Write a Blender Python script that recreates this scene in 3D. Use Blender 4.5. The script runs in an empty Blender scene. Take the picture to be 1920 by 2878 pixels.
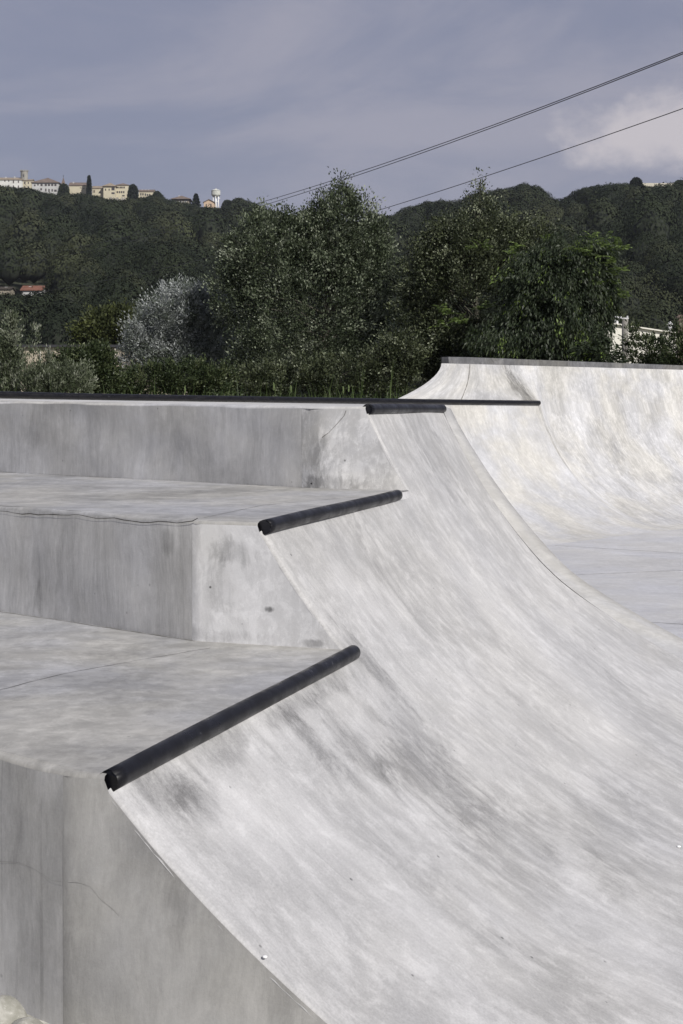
import bpy, bmesh, math, random
import numpy as np
from mathutils import Vector

random.seed(7)
RNG = np.random.default_rng(11)
SC = bpy.context.scene
COL = SC.collection

# ------------------------------------------------------------------ camera
EYE = 2.12            # eye height over the bowl floor
F = 3997.0            # focal length in photo pixels (50 mm on 36 mm tall frame)
CX, HY = 960.0, 1125.0
cam_d = bpy.data.cameras.new("camera")
cam = bpy.data.objects.new("camera", cam_d)
COL.objects.link(cam)
cam.location = (0, 0, EYE)
cam.rotation_euler = (math.radians(90), 0, 0)
cam_d.sensor_fit = 'VERTICAL'
cam_d.sensor_height = 36.0
cam_d.sensor_width = 24.0
cam_d.lens = 50.0
cam_d.shift_y = -(1439 - HY) / 2878.0
cam_d.clip_start = 0.05
cam_d.clip_end = 9000
SC.camera = cam

# ------------------------------------------------------------------ light
SUN_EL = math.radians(37)
SUN_H = Vector((0.60, -0.80)).normalized()
world = bpy.data.worlds.new("World")
SC.world = world
world.use_nodes = True
wn, wl = world.node_tree.nodes, world.node_tree.links
wn.clear()
w_out = wn.new('ShaderNodeOutputWorld')
w_bg = wn.new('ShaderNodeBackground')
w_sky = wn.new('ShaderNodeTexSky')
w_sky.sky_type = 'NISHITA'
w_sky.sun_disc = False
w_sky.sun_elevation = SUN_EL
w_sky.sun_rotation = math.atan2(SUN_H.x, SUN_H.y)
w_sky.altitude = 250
w_sky.dust_density = 3.0
w_bg.inputs['Strength'].default_value = 0.06
w_tc = wn.new('ShaderNodeTexCoord')
SKY_VEIL = (3.75, 3.92, 5.35, 1)       # thin high cloud
SKY_CLOUD = (8.4, 7.9, 8.3, 1)

def wnoise(scale_vec, sc, det, rough, dist=0.0):
    mp = wn.new('ShaderNodeMapping')
    mp.inputs['Scale'].default_value = scale_vec
    wl.new(w_tc.outputs['Generated'], mp.inputs['Vector'])
    nz = wn.new('ShaderNodeTexNoise')
    nz.inputs['Scale'].default_value = sc
    nz.inputs['Detail'].default_value = det
    nz.inputs['Roughness'].default_value = rough
    nz.inputs['Distortion'].default_value = dist
    wl.new(mp.outputs['Vector'], nz.inputs['Vector'])
    return nz.outputs['Fac']

def wramp(src, a, b, va=0.0, vb=1.0):
    r = wn.new('ShaderNodeMapRange')
    r.interpolation_type = 'SMOOTHSTEP'
    r.inputs['From Min'].default_value = a
    r.inputs['From Max'].default_value = b
    r.inputs['To Min'].default_value = va
    r.inputs['To Max'].default_value = vb
    wl.new(src, r.inputs['Value'])
    return r.outputs['Result']

def wmath(op, a, b):
    m = wn.new('ShaderNodeMath')
    m.operation = op
    for i, v in enumerate((a, b)):
        if isinstance(v, (int, float)):
            m.inputs[i].default_value = v
        else:
            wl.new(v, m.inputs[i])
    return m.outputs[0]

def wmix(fac, a, b):
    m = wn.new('ShaderNodeMix')
    m.data_type = 'RGBA'
    for sock, v in ((m.inputs[0], fac), (m.inputs[6], a), (m.inputs[7], b)):
        if isinstance(v, (int, float, tuple)):
            sock.default_value = v
        else:
            wl.new(v, sock)
    return m.outputs[2]

veil = wmix(0.80, w_sky.outputs['Color'], SKY_VEIL)
streak = wramp(wnoise((1.0, 1.0, 2.8), 4.2, 8, 0.58, 0.5), 0.40, 0.70, 0.0, 0.55)
veil = wmix(streak, veil, (6.0, 5.8, 6.7, 1))
# one low cumulus bank on the right
mp = wn.new('ShaderNodeMapping')
mp.inputs['Location'].default_value = (-0.236, -0.957, -0.180)
wl.new(w_tc.outputs['Generated'], mp.inputs['Vector'])
mp2 = wn.new('ShaderNodeVectorMath'); mp2.operation = 'MULTIPLY'
mp2.inputs[1].default_value = (12.5, 2.0, 42.0)
wl.new(mp.outputs['Vector'], mp2.inputs[0])
ln = wn.new('ShaderNodeVectorMath'); ln.operation = 'LENGTH'
wl.new(mp2.outputs[0], ln.inputs[0])
cn = wnoise((1, 1, 1.4), 26.0, 8, 0.6, 0.1)
cm = wmath('ADD', ln.outputs['Value'], wmath('MULTIPLY', wmath('SUBTRACT', cn, 0.5), 1.9))
cmask = wramp(cm, 0.45, 1.35, 0.9, 0.0)
veil = wmix(cmask, veil, SKY_CLOUD)
wl.new(veil, w_bg.inputs['Color'])
wl.new(w_bg.outputs[0], w_out.inputs['Surface'])

sun_d = bpy.data.lights.new("sun", 'SUN')
sun = bpy.data.objects.new("sun", sun_d)
COL.objects.link(sun)
sun_d.energy = 3.6
sun_d.angle = math.radians(0.6)
sun_d.color = (1.0, 0.965, 0.91)
sd = Vector((SUN_H.x * math.cos(SUN_EL), SUN_H.y * math.cos(SUN_EL), math.sin(SUN_EL)))
sun.rotation_euler = sd.to_track_quat('Z', 'Y').to_euler()
sun.location = (20, -20, 40)

SC.view_settings.view_transform = 'Standard'
SC.view_settings.look = 'None'
SC.view_settings.exposure = 0.25
SC.view_settings.gamma = 1.0

# ------------------------------------------------------------------ helpers
def P(x, y, Y):
    """photo direction + depth -> world point"""
    return Vector(((x - CX) / F * Y, Y, EYE - (y - HY) / F * Y))

def tag(o, label=None, cat=None, group=None, kind=None):
    if label: o['label'] = label
    if cat: o['category'] = cat
    if group: o['group'] = group
    if kind: o['kind'] = kind
    return o

def empty(name, loc, label, cat, group=None, rz=0.0):
    o = bpy.data.objects.new(name, None)
    COL.objects.link(o)
    o.location = loc
    o.rotation_euler = (0, 0, rz)
    return tag(o, label, cat, group)

def link_mesh(name, me, mat, parent=None):
    o = bpy.data.objects.new(name, me)
    COL.objects.link(o)
    if mat: me.materials.append(mat)
    if parent is not None:
        o.parent = parent
    return o

def bm_obj(name, bm, mat, parent=None, smooth=False, world_space=False):
    me = bpy.data.meshes.new(name)
    bm.normal_update()
    if smooth:
        for f in bm.faces: f.smooth = True
    if world_space and parent is not None:
        off = parent.location
        for v in bm.verts: v.co -= off
    bm.to_mesh(me)
    bm.free()
    return link_mesh(name, me, mat, parent)

def np_mesh(name, verts, faces, mat, parent=None, tint=None, smooth=False):
    me = bpy.data.meshes.new(name)
    verts = np.asarray(verts, dtype=np.float32)
    faces = np.asarray(faces, dtype=np.int32)
    k = faces.shape[1]
    me.vertices.add(len(verts)); me.vertices.foreach_set('co', verts.ravel())
    me.loops.add(faces.size); me.loops.foreach_set('vertex_index', faces.ravel())
    me.polygons.add(len(faces))
    me.polygons.foreach_set('loop_start', np.arange(0, faces.size, k, dtype=np.int32))
    me.polygons.foreach_set('loop_total', np.full(len(faces), k, dtype=np.int32))
    if smooth:
        me.polygons.foreach_set('use_smooth', np.ones(len(faces), dtype=bool))
    if tint is not None:
        a = me.attributes.new('tint', 'FLOAT', 'POINT')
        a.data.foreach_set('value', np.asarray(tint, dtype=np.float32))
    me.update(calc_edges=True)
    return link_mesh(name, me, mat, parent)

def box_bm(bm, x0, x1, y0, y1, z0, z1, rz=0.0, c=(0, 0)):
    vs = []
    for z in (z0, z1):
        for x, y in ((x0, y0), (x1, y0), (x1, y1), (x0, y1)):
            if rz:
                x, y = c[0] + (x - c[0]) * math.cos(rz) - (y - c[1]) * math.sin(rz), c[1] + (x - c[0]) * math.sin(rz) + (y - c[1]) * math.cos(rz)
            vs.append(bm.verts.new((x, y, z)))
    for f in ((3, 2, 1, 0), (4, 5, 6, 7), (0, 1, 5, 4), (1, 2, 6, 5), (2, 3, 7, 6), (3, 0, 4, 7)):
        bm.faces.new([vs[i] for i in f])
    return vs

def tube_bm(bm, pts, radii, seg=10, caps=True):
    pts = [Vector(p) for p in pts]
    rings = []
    for i, p in enumerate(pts):
        if i == 0: d = pts[1] - pts[0]
        elif i == len(pts) - 1: d = pts[-1] - pts[-2]
        else: d = pts[i + 1] - pts[i - 1]
        d.normalize()
        up = Vector((0, 0, 1)) if abs(d.z) < 0.9 else Vector((1, 0, 0))
        a = d.cross(up).normalized(); b = d.cross(a).normalized()
        r = radii[i] if hasattr(radii, '__len__') else radii
        rings.append([bm.verts.new(p + (a * math.cos(2 * math.pi * k / seg) + b * math.sin(2 * math.pi * k / seg)) * r) for k in range(seg)])
    for i in range(len(rings) - 1):
        for k in range(seg):
            bm.faces.new((rings[i][k], rings[i][(k + 1) % seg], rings[i + 1][(k + 1) % seg], rings[i + 1][k]))
    if caps:
        bm.faces.new(rings[0][::-1]); bm.faces.new(rings[-1])

# ------------------------------------------------------------------ materials
class NT:
    def __init__(self, name):
        self.m = bpy.data.materials.new(name)
        self.m.use_nodes = True
        self.n, self.l = self.m.node_tree.nodes, self.m.node_tree.links
        self.b = self.n['Principled BSDF']
        self.out = self.n['Material Output']
    def put(self, sock, v):
        if isinstance(v, (int, float, tuple)): sock.default_value = v
        else: self.l.new(v, sock)
    def node(self, t, **kw):
        nd = self.n.new(t)
        for k, v in kw.items(): setattr(nd, k, v)
        return nd
    def math(self, op, a, b=0.0, clamp=False):
        m = self.node('ShaderNodeMath', operation=op, use_clamp=clamp)
        self.put(m.inputs[0], a); self.put(m.inputs[1], b)
        return m.outputs[0]
    def uv(self):
        return self.node('ShaderNodeUVMap').outputs[0]
    def obj(self):
        return self.node('ShaderNodeTexCoord').outputs['Object']
    def mapping(self, vec, scale=(1, 1, 1), loc=(0, 0, 0), rot=(0, 0, 0)):
        m = self.node('ShaderNodeMapping')
        m.inputs['Scale'].default_value = scale
        m.inputs['Location'].default_value = loc
        m.inputs['Rotation'].default_value = rot
        self.l.new(vec, m.inputs['Vector'])
        return m.outputs[0]
    def noise(self, vec, sc, det=6, rough=0.55, dist=0.0, scale=None, loc=(0, 0, 0), rot=(0, 0, 0)):
        if scale: vec = self.mapping(vec, scale, loc, rot)
        nz = self.node('ShaderNodeTexNoise')
        nz.inputs['Scale'].default_value = sc
        nz.inputs['Detail'].default_value = det
        nz.inputs['Roughness'].default_value = rough
        nz.inputs['Distortion'].default_value = dist
        self.l.new(vec, nz.inputs['Vector'])
        return nz.outputs['Fac']
    def ramp(self, src, a, b, va=0.0, vb=1.0, smooth=True):
        r = self.node('ShaderNodeMapRange', interpolation_type='SMOOTHSTEP' if smooth else 'LINEAR')
        for k, v in (('From Min', a), ('From Max', b), ('To Min', va), ('To Max', vb)):
            r.inputs[k].default_value = v
        self.put(r.inputs['Value'], src)
        return r.outputs['Result']
    def mix(self, fac, a, b):
        m = self.node('ShaderNodeMix', data_type='RGBA')
        self.put(m.inputs[0], fac); self.put(m.inputs[6], a); self.put(m.inputs[7], b)
        return m.outputs[2]
    def bump(self, h, strength, dist):
        b = self.node('ShaderNodeBump')
        b.inputs['Strength'].default_value = strength
        b.inputs['Distance'].default_value = dist
        self.l.new(h, b.inputs['Height'])
        self.l.new(b.outputs[0], self.b.inputs['Normal'])

def concrete(name, base=0.48, streak=(9.0, 0.7), a_cloud=0.22, a_streak=0.16, a_patch=0.22, warm=0.03,
             rough=0.62, patches=(), seed=0.0, specks=0.5, a_fine=0.07, pits=True, spec=0.35, tone=(1.01, 1.0, 0.98), a_iso=0.13, a_long=0.0):
    """patches: (u, v, ru, rv, strength[, rot]) in metres of surface; strength <0 darker, >0 lighter"""
    t = NT(name)
    uv = t.uv()
    warp = t.node('ShaderNodeTexNoise'); warp.inputs['Scale'].default_value = 1.3
    warp.inputs['Detail'].default_value = 4
    t.l.new(uv, warp.inputs['Vector'])
    wv = t.node('ShaderNodeVectorMath', operation='MULTIPLY_ADD')
    t.l.new(warp.outputs['Color'], wv.inputs[0]); wv.inputs[1].default_value = (0.22, 0.22, 0.0)
    t.l.new(uv, wv.inputs[2])
    wuv = wv.outputs[0]
    cloud = t.noise(wuv, 1.15, 9, 0.62, 0.25, scale=(1, 0.8, 1), loc=(seed, seed * 1.7, 0))
    cloud2 = t.noise(wuv, 4.2, 10, 0.72, 0.5, scale=(1.0, 0.7, 1), loc=(seed + 4, seed, 0))
    asp = math.sqrt(streak[0] / streak[1])
    k1, k2 = (asp ** 0.62, asp ** -0.62)
    st = t.noise(wuv, 2.6, 9, 0.66, 0.3, scale=(k1, k2, 1), loc=(seed, 2, 0))
    st2 = t.noise(wuv, 11.0, 8, 0.70, 0.2, scale=(k1 * 1.3, k2 / 1.3, 1), loc=(1, seed, 0))
    iso = t.noise(wuv, 13.0, 11, 0.76, 0.35, loc=(seed * 2, seed, 0), scale=(1, 0.85, 1))
    st3 = t.noise(uv, 34.0, 6, 0.72, 0.0, scale=(k1 * 1.2, k2 / 1.2, 1), loc=(seed, seed, 0))
    fine = t.noise(uv, 120.0, 5, 0.7)
    v = t.math('ADD', 1.0, t.math('MULTIPLY', t.math('SUBTRACT', cloud, 0.5), a_cloud * 2.4))
    v = t.math('ADD', v, t.math('MULTIPLY', t.math('SUBTRACT', st, 0.5), a_streak * 2.1))
    v = t.math('ADD', v, t.math('MULTIPLY', t.math('SUBTRACT', st2, 0.5), a_streak * 1.3))
    v = t.math('ADD', v, t.math('MULTIPLY', t.math('SUBTRACT', st3, 0.5), a_streak * 1.0))
    v = t.math('ADD', v, t.math('MULTIPLY', t.math('SUBTRACT', iso, 0.5), a_iso * 2.4))
    if a_long:
        lg = t.noise(wuv, 1.0, 6, 0.62, 0.2, scale=(13.0, 0.55, 1), loc=(seed * 5, 1, 0))
        lg2 = t.noise(uv, 1.0, 4, 0.6, 0.1, scale=(46.0, 1.3, 1), loc=(seed * 7, 3, 0))
        v = t.math('ADD', v, t.math('MULTIPLY', t.math('SUBTRACT', lg, 0.5), a_long * 2.6))
        v = t.math('ADD', v, t.math('MULTIPLY', t.math('SUBTRACT', lg2, 0.5), a_long * 1.6))
    v = t.math('ADD', v, t.math('MULTIPLY', t.math('SUBTRACT', fine, 0.5), a_fine * 3))
    # pale cement skin with ragged edges over greyer concrete
    pm = t.ramp(t.math('ADD', t.math('MULTIPLY', cloud2, 0.6), t.math('MULTIPLY', st2, 0.4)), 0.46, 0.56, -0.5, 0.5)
    v = t.math('ADD', v, t.math('MULTIPLY', pm, a_patch))
    pm2 = t.ramp(t.math('ADD', t.math('MULTIPLY', iso, 0.7), t.math('MULTIPLY', st, 0.3)), 0.50, 0.58, 0.0, 1.0)
    v = t.math('ADD', v, t.math('MULTIPLY', pm2, a_patch * 0.7))
    rag = t.math('ADD', t.math('MULTIPLY', t.math('SUBTRACT', cloud2, 0.5), 2.2), t.math('MULTIPLY', t.math('SUBTRACT', st2, 0.5), 1.6))
    for p in patches:
        u0, v0, ru, rv, s = p[:5]
        rot = p[5] if len(p) > 5 else 0.0
        sub = t.node('ShaderNodeVectorMath', operation='SUBTRACT')
        t.l.new(uv, sub.inputs[0]); sub.inputs[1].default_value = (u0, v0, 0)
        vec = sub.outputs[0]
        if rot:
            vr = t.node('ShaderNodeVectorRotate', rotation_type='Z_AXIS')
            vr.inputs['Angle'].default_value = -rot
            t.l.new(vec, vr.inputs['Vector']); vec = vr.outputs[0]
        ml = t.node('ShaderNodeVectorMath', operation='MULTIPLY')
        t.l.new(vec, ml.inputs[0]); ml.inputs[1].default_value = (1 / ru, 1 / rv, 0)
        le = t.node('ShaderNodeVectorMath', operation='LENGTH')
        t.l.new(ml.outputs[0], le.inputs[0])
        mk = t.ramp(t.math('ADD', le.outputs['Value'], rag), 0.45, 1.35, 1.0, 0.0)
        v = t.math('ADD', v, t.math('MULTIPLY', mk, s))
    # tiny dark bug holes
    if pits:
        vo = t.node('ShaderNodeTexVoronoi'); vo.inputs['Scale'].default_value = 14.0
        t.l.new(uv, vo.inputs['Vector'])
        rnd = t.node('ShaderNodeSeparateColor'); t.l.new(vo.outputs['Color'], rnd.inputs[0])
        hole = t.math('MULTIPLY', t.ramp(vo.outputs['Distance'], 0.05, 0.11, 1.0, 0.0), t.math('GREATER_THAN', rnd.outputs[0], 0.90))
        v = t.math('SUBTRACT', v, t.math('MULTIPLY', hole, specks))
    # a few long thin scratches
    sc_ = t.noise(uv, 1.0, 2, 0.4, 0.0, scale=(streak[0] * 9, streak[1] * 1.3, 1), loc=(seed * 3, 7, 0))
    v = t.math('SUBTRACT', v, t.math('MULTIPLY', t.ramp(sc_, 0.71, 0.80), 0.16))
    v = t.math('MULTIPLY', v, base)
    hue = t.noise(uv, 0.9, 4, 0.6, 0.3, loc=(9, seed, 0), scale=(1, 1, 1))
    tint = t.mix(t.ramp(hue, 0.36, 0.64), (1.0 - warm, 1.0 - warm * 0.4, 1.0 + warm * 1.6, 1), (1.0 + warm * 0.8, 1.0 + warm * 0.3, 1.0 - warm * 1.4, 1))
    cmb = t.node('ShaderNodeVectorMath', operation='SCALE')
    wrm = t.node('ShaderNodeVectorMath', operation='MULTIPLY'); t.l.new(tint, wrm.inputs[0]); wrm.inputs[1].default_value = tone; t.l.new(wrm.outputs[0], cmb.inputs[0]); t.l.new(v, cmb.inputs['Scale'])
    t.l.new(cmb.outputs[0], t.b.inputs['Base Color'])
    t.put(t.b.inputs['Roughness'], t.ramp(st, 0.3, 0.7, rough - 0.08, rough + 0.12))
    t.b.inputs['Specular IOR Level'].default_value = spec
    h = t.math('ADD', t.math('MULTIPLY', st2, 0.5), t.math('ADD', t.math('MULTIPLY', cloud2, 0.8), t.math('MULTIPLY', fine, 0.15)))
    t.bump(h, 0.35, 0.006)
    return t.m

def flat_mat(name, col, rough=0.7, var=0.15, scale=3.0, metallic=0.0, spec=0.4, coord='obj', bump=0.0):
    t = NT(name)
    vec = t.obj()
    nz = t.noise(vec, scale, 6, 0.6, 0.2)
    a = tuple(c * (1 - var) for c in col) + (1,)
    b = tuple(min(1, c * (1 + var)) for c in col) + (1,)
    t.l.new(t.mix(t.ramp(nz, 0.3, 0.7), a, b), t.b.inputs['Base Color'])
    t.b.inputs['Roughness'].default_value = rough
    t.b.inputs['Metallic'].default_value = metallic
    t.b.inputs['Specular IOR Level'].default_value = spec
    if bump: t.bump(nz, 0.5, bump)
    return t.m

def leaf_mat(name, stops, rough=0.5, trans=0.25, spec=0.3):
    """stops: [(tint, rgb)...]"""
    t = NT(name)
    at = t.node('ShaderNodeAttribute'); at.attribute_name = 'tint'
    cr = t.node('ShaderNodeValToRGB')
    el = cr.color_ramp.elements
    while len(el) < len(stops): el.new(0.5)
    for e, (p, c) in zip(el, stops):
        e.position = p; e.color = tuple(c) + (1,)
    t.l.new(at.outputs['Fac'], cr.inputs[0])
    t.l.new(cr.outputs[0], t.b.inputs['Base Color'])
    t.b.inputs['Roughness'].default_value = rough
    t.b.inputs['Specular IOR Level'].default_value = spec
    if trans:
        tr = t.node('ShaderNodeBsdfTranslucent')
        t.l.new(cr.outputs[0], tr.inputs['Color'])
        mx = t.node('ShaderNodeMixShader'); mx.inputs[0].default_value = trans
        t.l.new(t.b.outputs[0], mx.inputs[1]); t.l.new(tr.outputs[0], mx.inputs[2])
        t.l.new(mx.outputs[0], t.out.inputs['Surface'])
    return t.m

M_BARK = flat_mat('bark', (0.075, 0.07, 0.055), 0.9, 0.3, 8)
M_BARK_PALE = flat_mat('pale bark', (0.25, 0.23, 0.18), 0.9, 0.25, 8)

# ================================================================== SKATE RAMP
# ramp frame: n = outward horizontal direction (down slope), c = along the coping
N_ = Vector((0.9455, -0.3256, 0)); C_ = Vector((0.3256, 0.9455, 0))
def ST(s, t, z): return Vector((s * N_.x + t * C_.x, s * N_.y + t * C_.y, EYE + z))
FLOOR = -2.12
T0, T1, T2, T3 = 3.452, 5.50, 7.76, 9.42
A1s, A2s, A3s = -1.985, -2.545, -2.86
ZD = [-1.02, -0.51, -0.035]

# profile: list of (s, z, arc) from the very top down to the floor
def theta_of(z):
    pts = [(-2.12, 0), (-1.8, 27.0), (-1.6, 34.6), (-1.35, 40), (-1.05, 47.5), (-0.54, 57.5), (-0.05, 65), (0.3, 67)]
    if z <= -1.8:
        return math.degrees(math.acos(max(-1, min(1, 1 - (z + 2.12) / 2.94))))
    for (a, ta), (b, tb) in zip(pts, pts[1:]):
        if a <= z <= b: return ta + (tb - ta) * (z - a) / (b - a)
    return 66
PROF = []
def _build_profile():
    zs = list(np.linspace(0.0, -1.8, 181))
    s = -2.635; arc = 0; out = [(s, zs[0], 0)]
    for a, b in zip(zs, zs[1:]):
        th = math.radians(theta_of((a + b) / 2)); dz = a - b
        s += dz / math.tan(th); arc += dz / math.sin(th); out.append((s, b, arc))
    R = 2.94; th0 = math.acos(1 - (0.32) / R)
    s0 = s + R * math.sin(th0)
    for k in range(1, 41):
        th = th0 * (1 - k / 40.0)
        out.append((s0 - R * math.sin(th), -2.12 + R * (1 - math.cos(th)), arc + R * (th0 - th)))
    # align so that s(-1.05) = -1.86
    f = [p[0] for p in out if abs(p[1] + 1.05) < 0.006][0]
    d = -1.86 - f
    return [(a + d, b, c) for a, b, c in out]
PROF = _build_profile()
PS = np.array([p[0] for p in PROF]); PZ = np.array([p[1] for p in PROF]); PA = np.array([p[2] for p in PROF])
def s_of_z(z): return float(np.interp(-z, -PZ, PS))
def z_of_s(s): return float(np.interp(s, PS, PZ))
def a_of_s(s): return float(np.interp(s, PS, PA))
S_FLOOR = PS[-1]

def hit_ramp(x, y):
    """photo direction -> (s, t, z, Y) on the transition"""
    dx, dz = (x - CX) / F, -(y - HY) / F
    best = None
    prev = None
    for Y in np.arange(2.5, 16, 0.01):
        X, z = dx * Y, dz * Y
        s = X * N_.x + Y * N_.y
        g = z - z_of_s(s) if s > PS[0] else 1
        if prev is not None and prev[0] > 0 and g <= 0:
            w = prev[0] / (prev[0] - g); Yh = prev[1] + (Y - prev[1]) * w
            X, z = dx * Yh, dz * Yh
            return X * N_.x + Yh * N_.y, X * C_.x + Yh * C_.y, z, Yh
        prev = (g, Y)
    return None

def puv(x, y):
    h = hit_ramp(x, y)
    return (h[1], a_of_s(h[0])) if h else (0, 0)

# hip (far right edge) traced as points on the surface
hip_px = [(1236, 1172), (1266, 1249), (1303, 1323), (1340, 1384), (1389, 1452), (1450, 1519), (1511, 1577), (1572, 1632),
          (1634, 1678), (1725, 1739), (1817, 1794), (1885, 1835), (1950, 1871), (2040, 1917)]
hip = []
for x, y in hip_px:
    h = hit_ramp(x, y)
    if h: hip.append(h)
hip = [(h[0], h[1]) for h in hip]
# continue to the floor
ds, dt = hip[-1][0] - hip[-3][0], hip[-1][1] - hip[-3][1]
k = (S_FLOOR - hip[-1][0]) / ds
hip.append((S_FLOOR, hip[-1][1] + dt * k))
hip.insert(0, (min(s_of_z(-0.05), hip[0][0] - 0.02), T3))
hip_s = np.maximum.accumulate(np.array([h[0] for h in hip])); hip_t = np.array([h[1] for h in hip])
hip_t = np.maximum(hip_t, T3)
_ker = np.ones(3) / 3
hip_t[1:-1] = np.convolve(hip_t, _ker, 'valid')
def t_hip(s): return float(np.interp(s, hip_s, hip_t))

def uv_layer(bm): return bm.loops.layers.uv.verify()

# patches measured on the transition surface
def patch(x, y, ru, rv, st, rot=0.0):
    u, v = puv(x, y); return (u, v, ru * 1.15, rv, st * 1.0, rot)
RP = [
    patch(470, 2215, 0.16, 0.10, -0.24, 0.2), patch(560, 2245, 0.10, 0.09, -0.26), patch(640, 2090, 0.16, 0.07, -0.24),
    patch(800, 2000, 0.22, 0.05, -0.26), patch(930, 1915, 0.20, 0.06, -0.24), patch(870, 2080, 0.06, 0.20, -0.28),
    patch(1045, 1870, 0.07, 0.26, -0.26), patch(1000, 2110, 0.10, 0.18, -0.24), patch(1230, 2210, 0.25, 0.25, -0.18),
    patch(1150, 2100, 0.25, 0.20, -0.14), patch(1440, 2380, 0.3, 0.25, -0.14), patch(1700, 2330, 0.5, 0.2, -0.15),
    patch(650, 2270, 0.18, 0.14, 0.12), patch(760, 2330, 0.20, 0.18, 0.10), patch(980, 2010, 0.13, 0.10, 0.16),
    patch(1700, 2070, 0.40, 0.16, 0.16), patch(420, 2300, 0.05, 0.30, 0.14), patch(1480, 1790, 0.25, 0.55, 0.12),
    patch(980, 1500, 0.25, 0.6, -0.08), patch(1200, 1240, 0.28, 0.4, -0.14), patch(1130, 1640, 0.2, 0.5, -0.10),
    patch(1380, 2640, 0.3, 0.2, 0.10), patch(1010, 2440, 0.10, 0.45, 0.13), patch(1790, 2700, 0.2, 0.12, 0.12),
    patch(1500, 2790, 0.25, 0.3, -0.10), patch(1300, 2560, 0.1, 0.4, -0.10),
]
M_RAMP = concrete('ramp concrete', base=0.405, streak=(2.2, 1.1), a_cloud=0.22, a_streak=0.08, a_patch=0.13, warm=0.006, a_iso=0.14, a_long=0.13, a_fine=0.20, tone=(1.008, 1.0, 0.995), patches=RP, seed=1.0)
M_WALL = concrete('wall concrete', base=0.46, streak=(4.5, 0.4), a_cloud=0.50, a_streak=0.32, a_patch=0.05, warm=0.012, seed=5.0, specks=0.3,
                  rough=0.72)
M_FACE = concrete('end wall concrete', base=0.47, streak=(4.0, 1.2), a_cloud=0.34, a_streak=0.10, a_patch=0.24, warm=0.02, seed=8.0, specks=0.6)
M_DECK = concrete('deck concrete', base=0.335, streak=(1.0, 3.0), a_cloud=0.52, a_streak=0.30, a_patch=0.16, warm=0.025, seed=3.0, specks=0.3)
M_DECK2 = concrete('top deck concrete', base=0.50, streak=(0.9, 5.0), a_cloud=0.2, a_streak=0.20, a_patch=0.1, warm=0.02, seed=4.0, specks=0.2)
M_CRACK = flat_mat('dark crack', (0.09, 0.085, 0.08), 0.95, 0.3, 30)  # dark grey of the crack ribbons
M_CRACK_FAINT = flat_mat('hairline crack', (0.30, 0.295, 0.285), 0.95, 0.2, 30)
M_CRACK_SOFT = flat_mat('joint grey', (0.20, 0.195, 0.18), 0.95, 0.3, 30)  # mid grey for joints, seams and the lines at the wall bases

def pipe_material():
    t = NT('black painted pipe')
    o = t.obj()
    s1 = t.noise(o, 30, 6, 0.7, 0.5)
    s2 = t.noise(o, 9, 5, 0.6)
    c = t.mix(t.ramp(s1, 0.45, 0.75), (0.003, 0.003, 0.0045, 1), (0.010, 0.010, 0.013, 1))
    c = t.mix(t.ramp(s1, 0.66, 0.72, 0.0, 0.8), c, (0.10, 0.10, 0.11, 1))
    t.l.new(c, t.b.inputs['Base Color'])
    t.put(t.b.inputs['Roughness'], t.ramp(s2, 0.3, 0.7, 0.26, 0.50))
    t.b.inputs['Specular IOR Level'].default_value = 0.35
    t.bump(s2, 0.25, 0.004)
    return t.m
M_PIPE = pipe_material()

ramp = empty('stepped_skate_ramp', ST(-2.0, T0, FLOOR), 'grey concrete skate ramp rising in three steps, each edged with a short black pipe', 'skate ramp')

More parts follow.
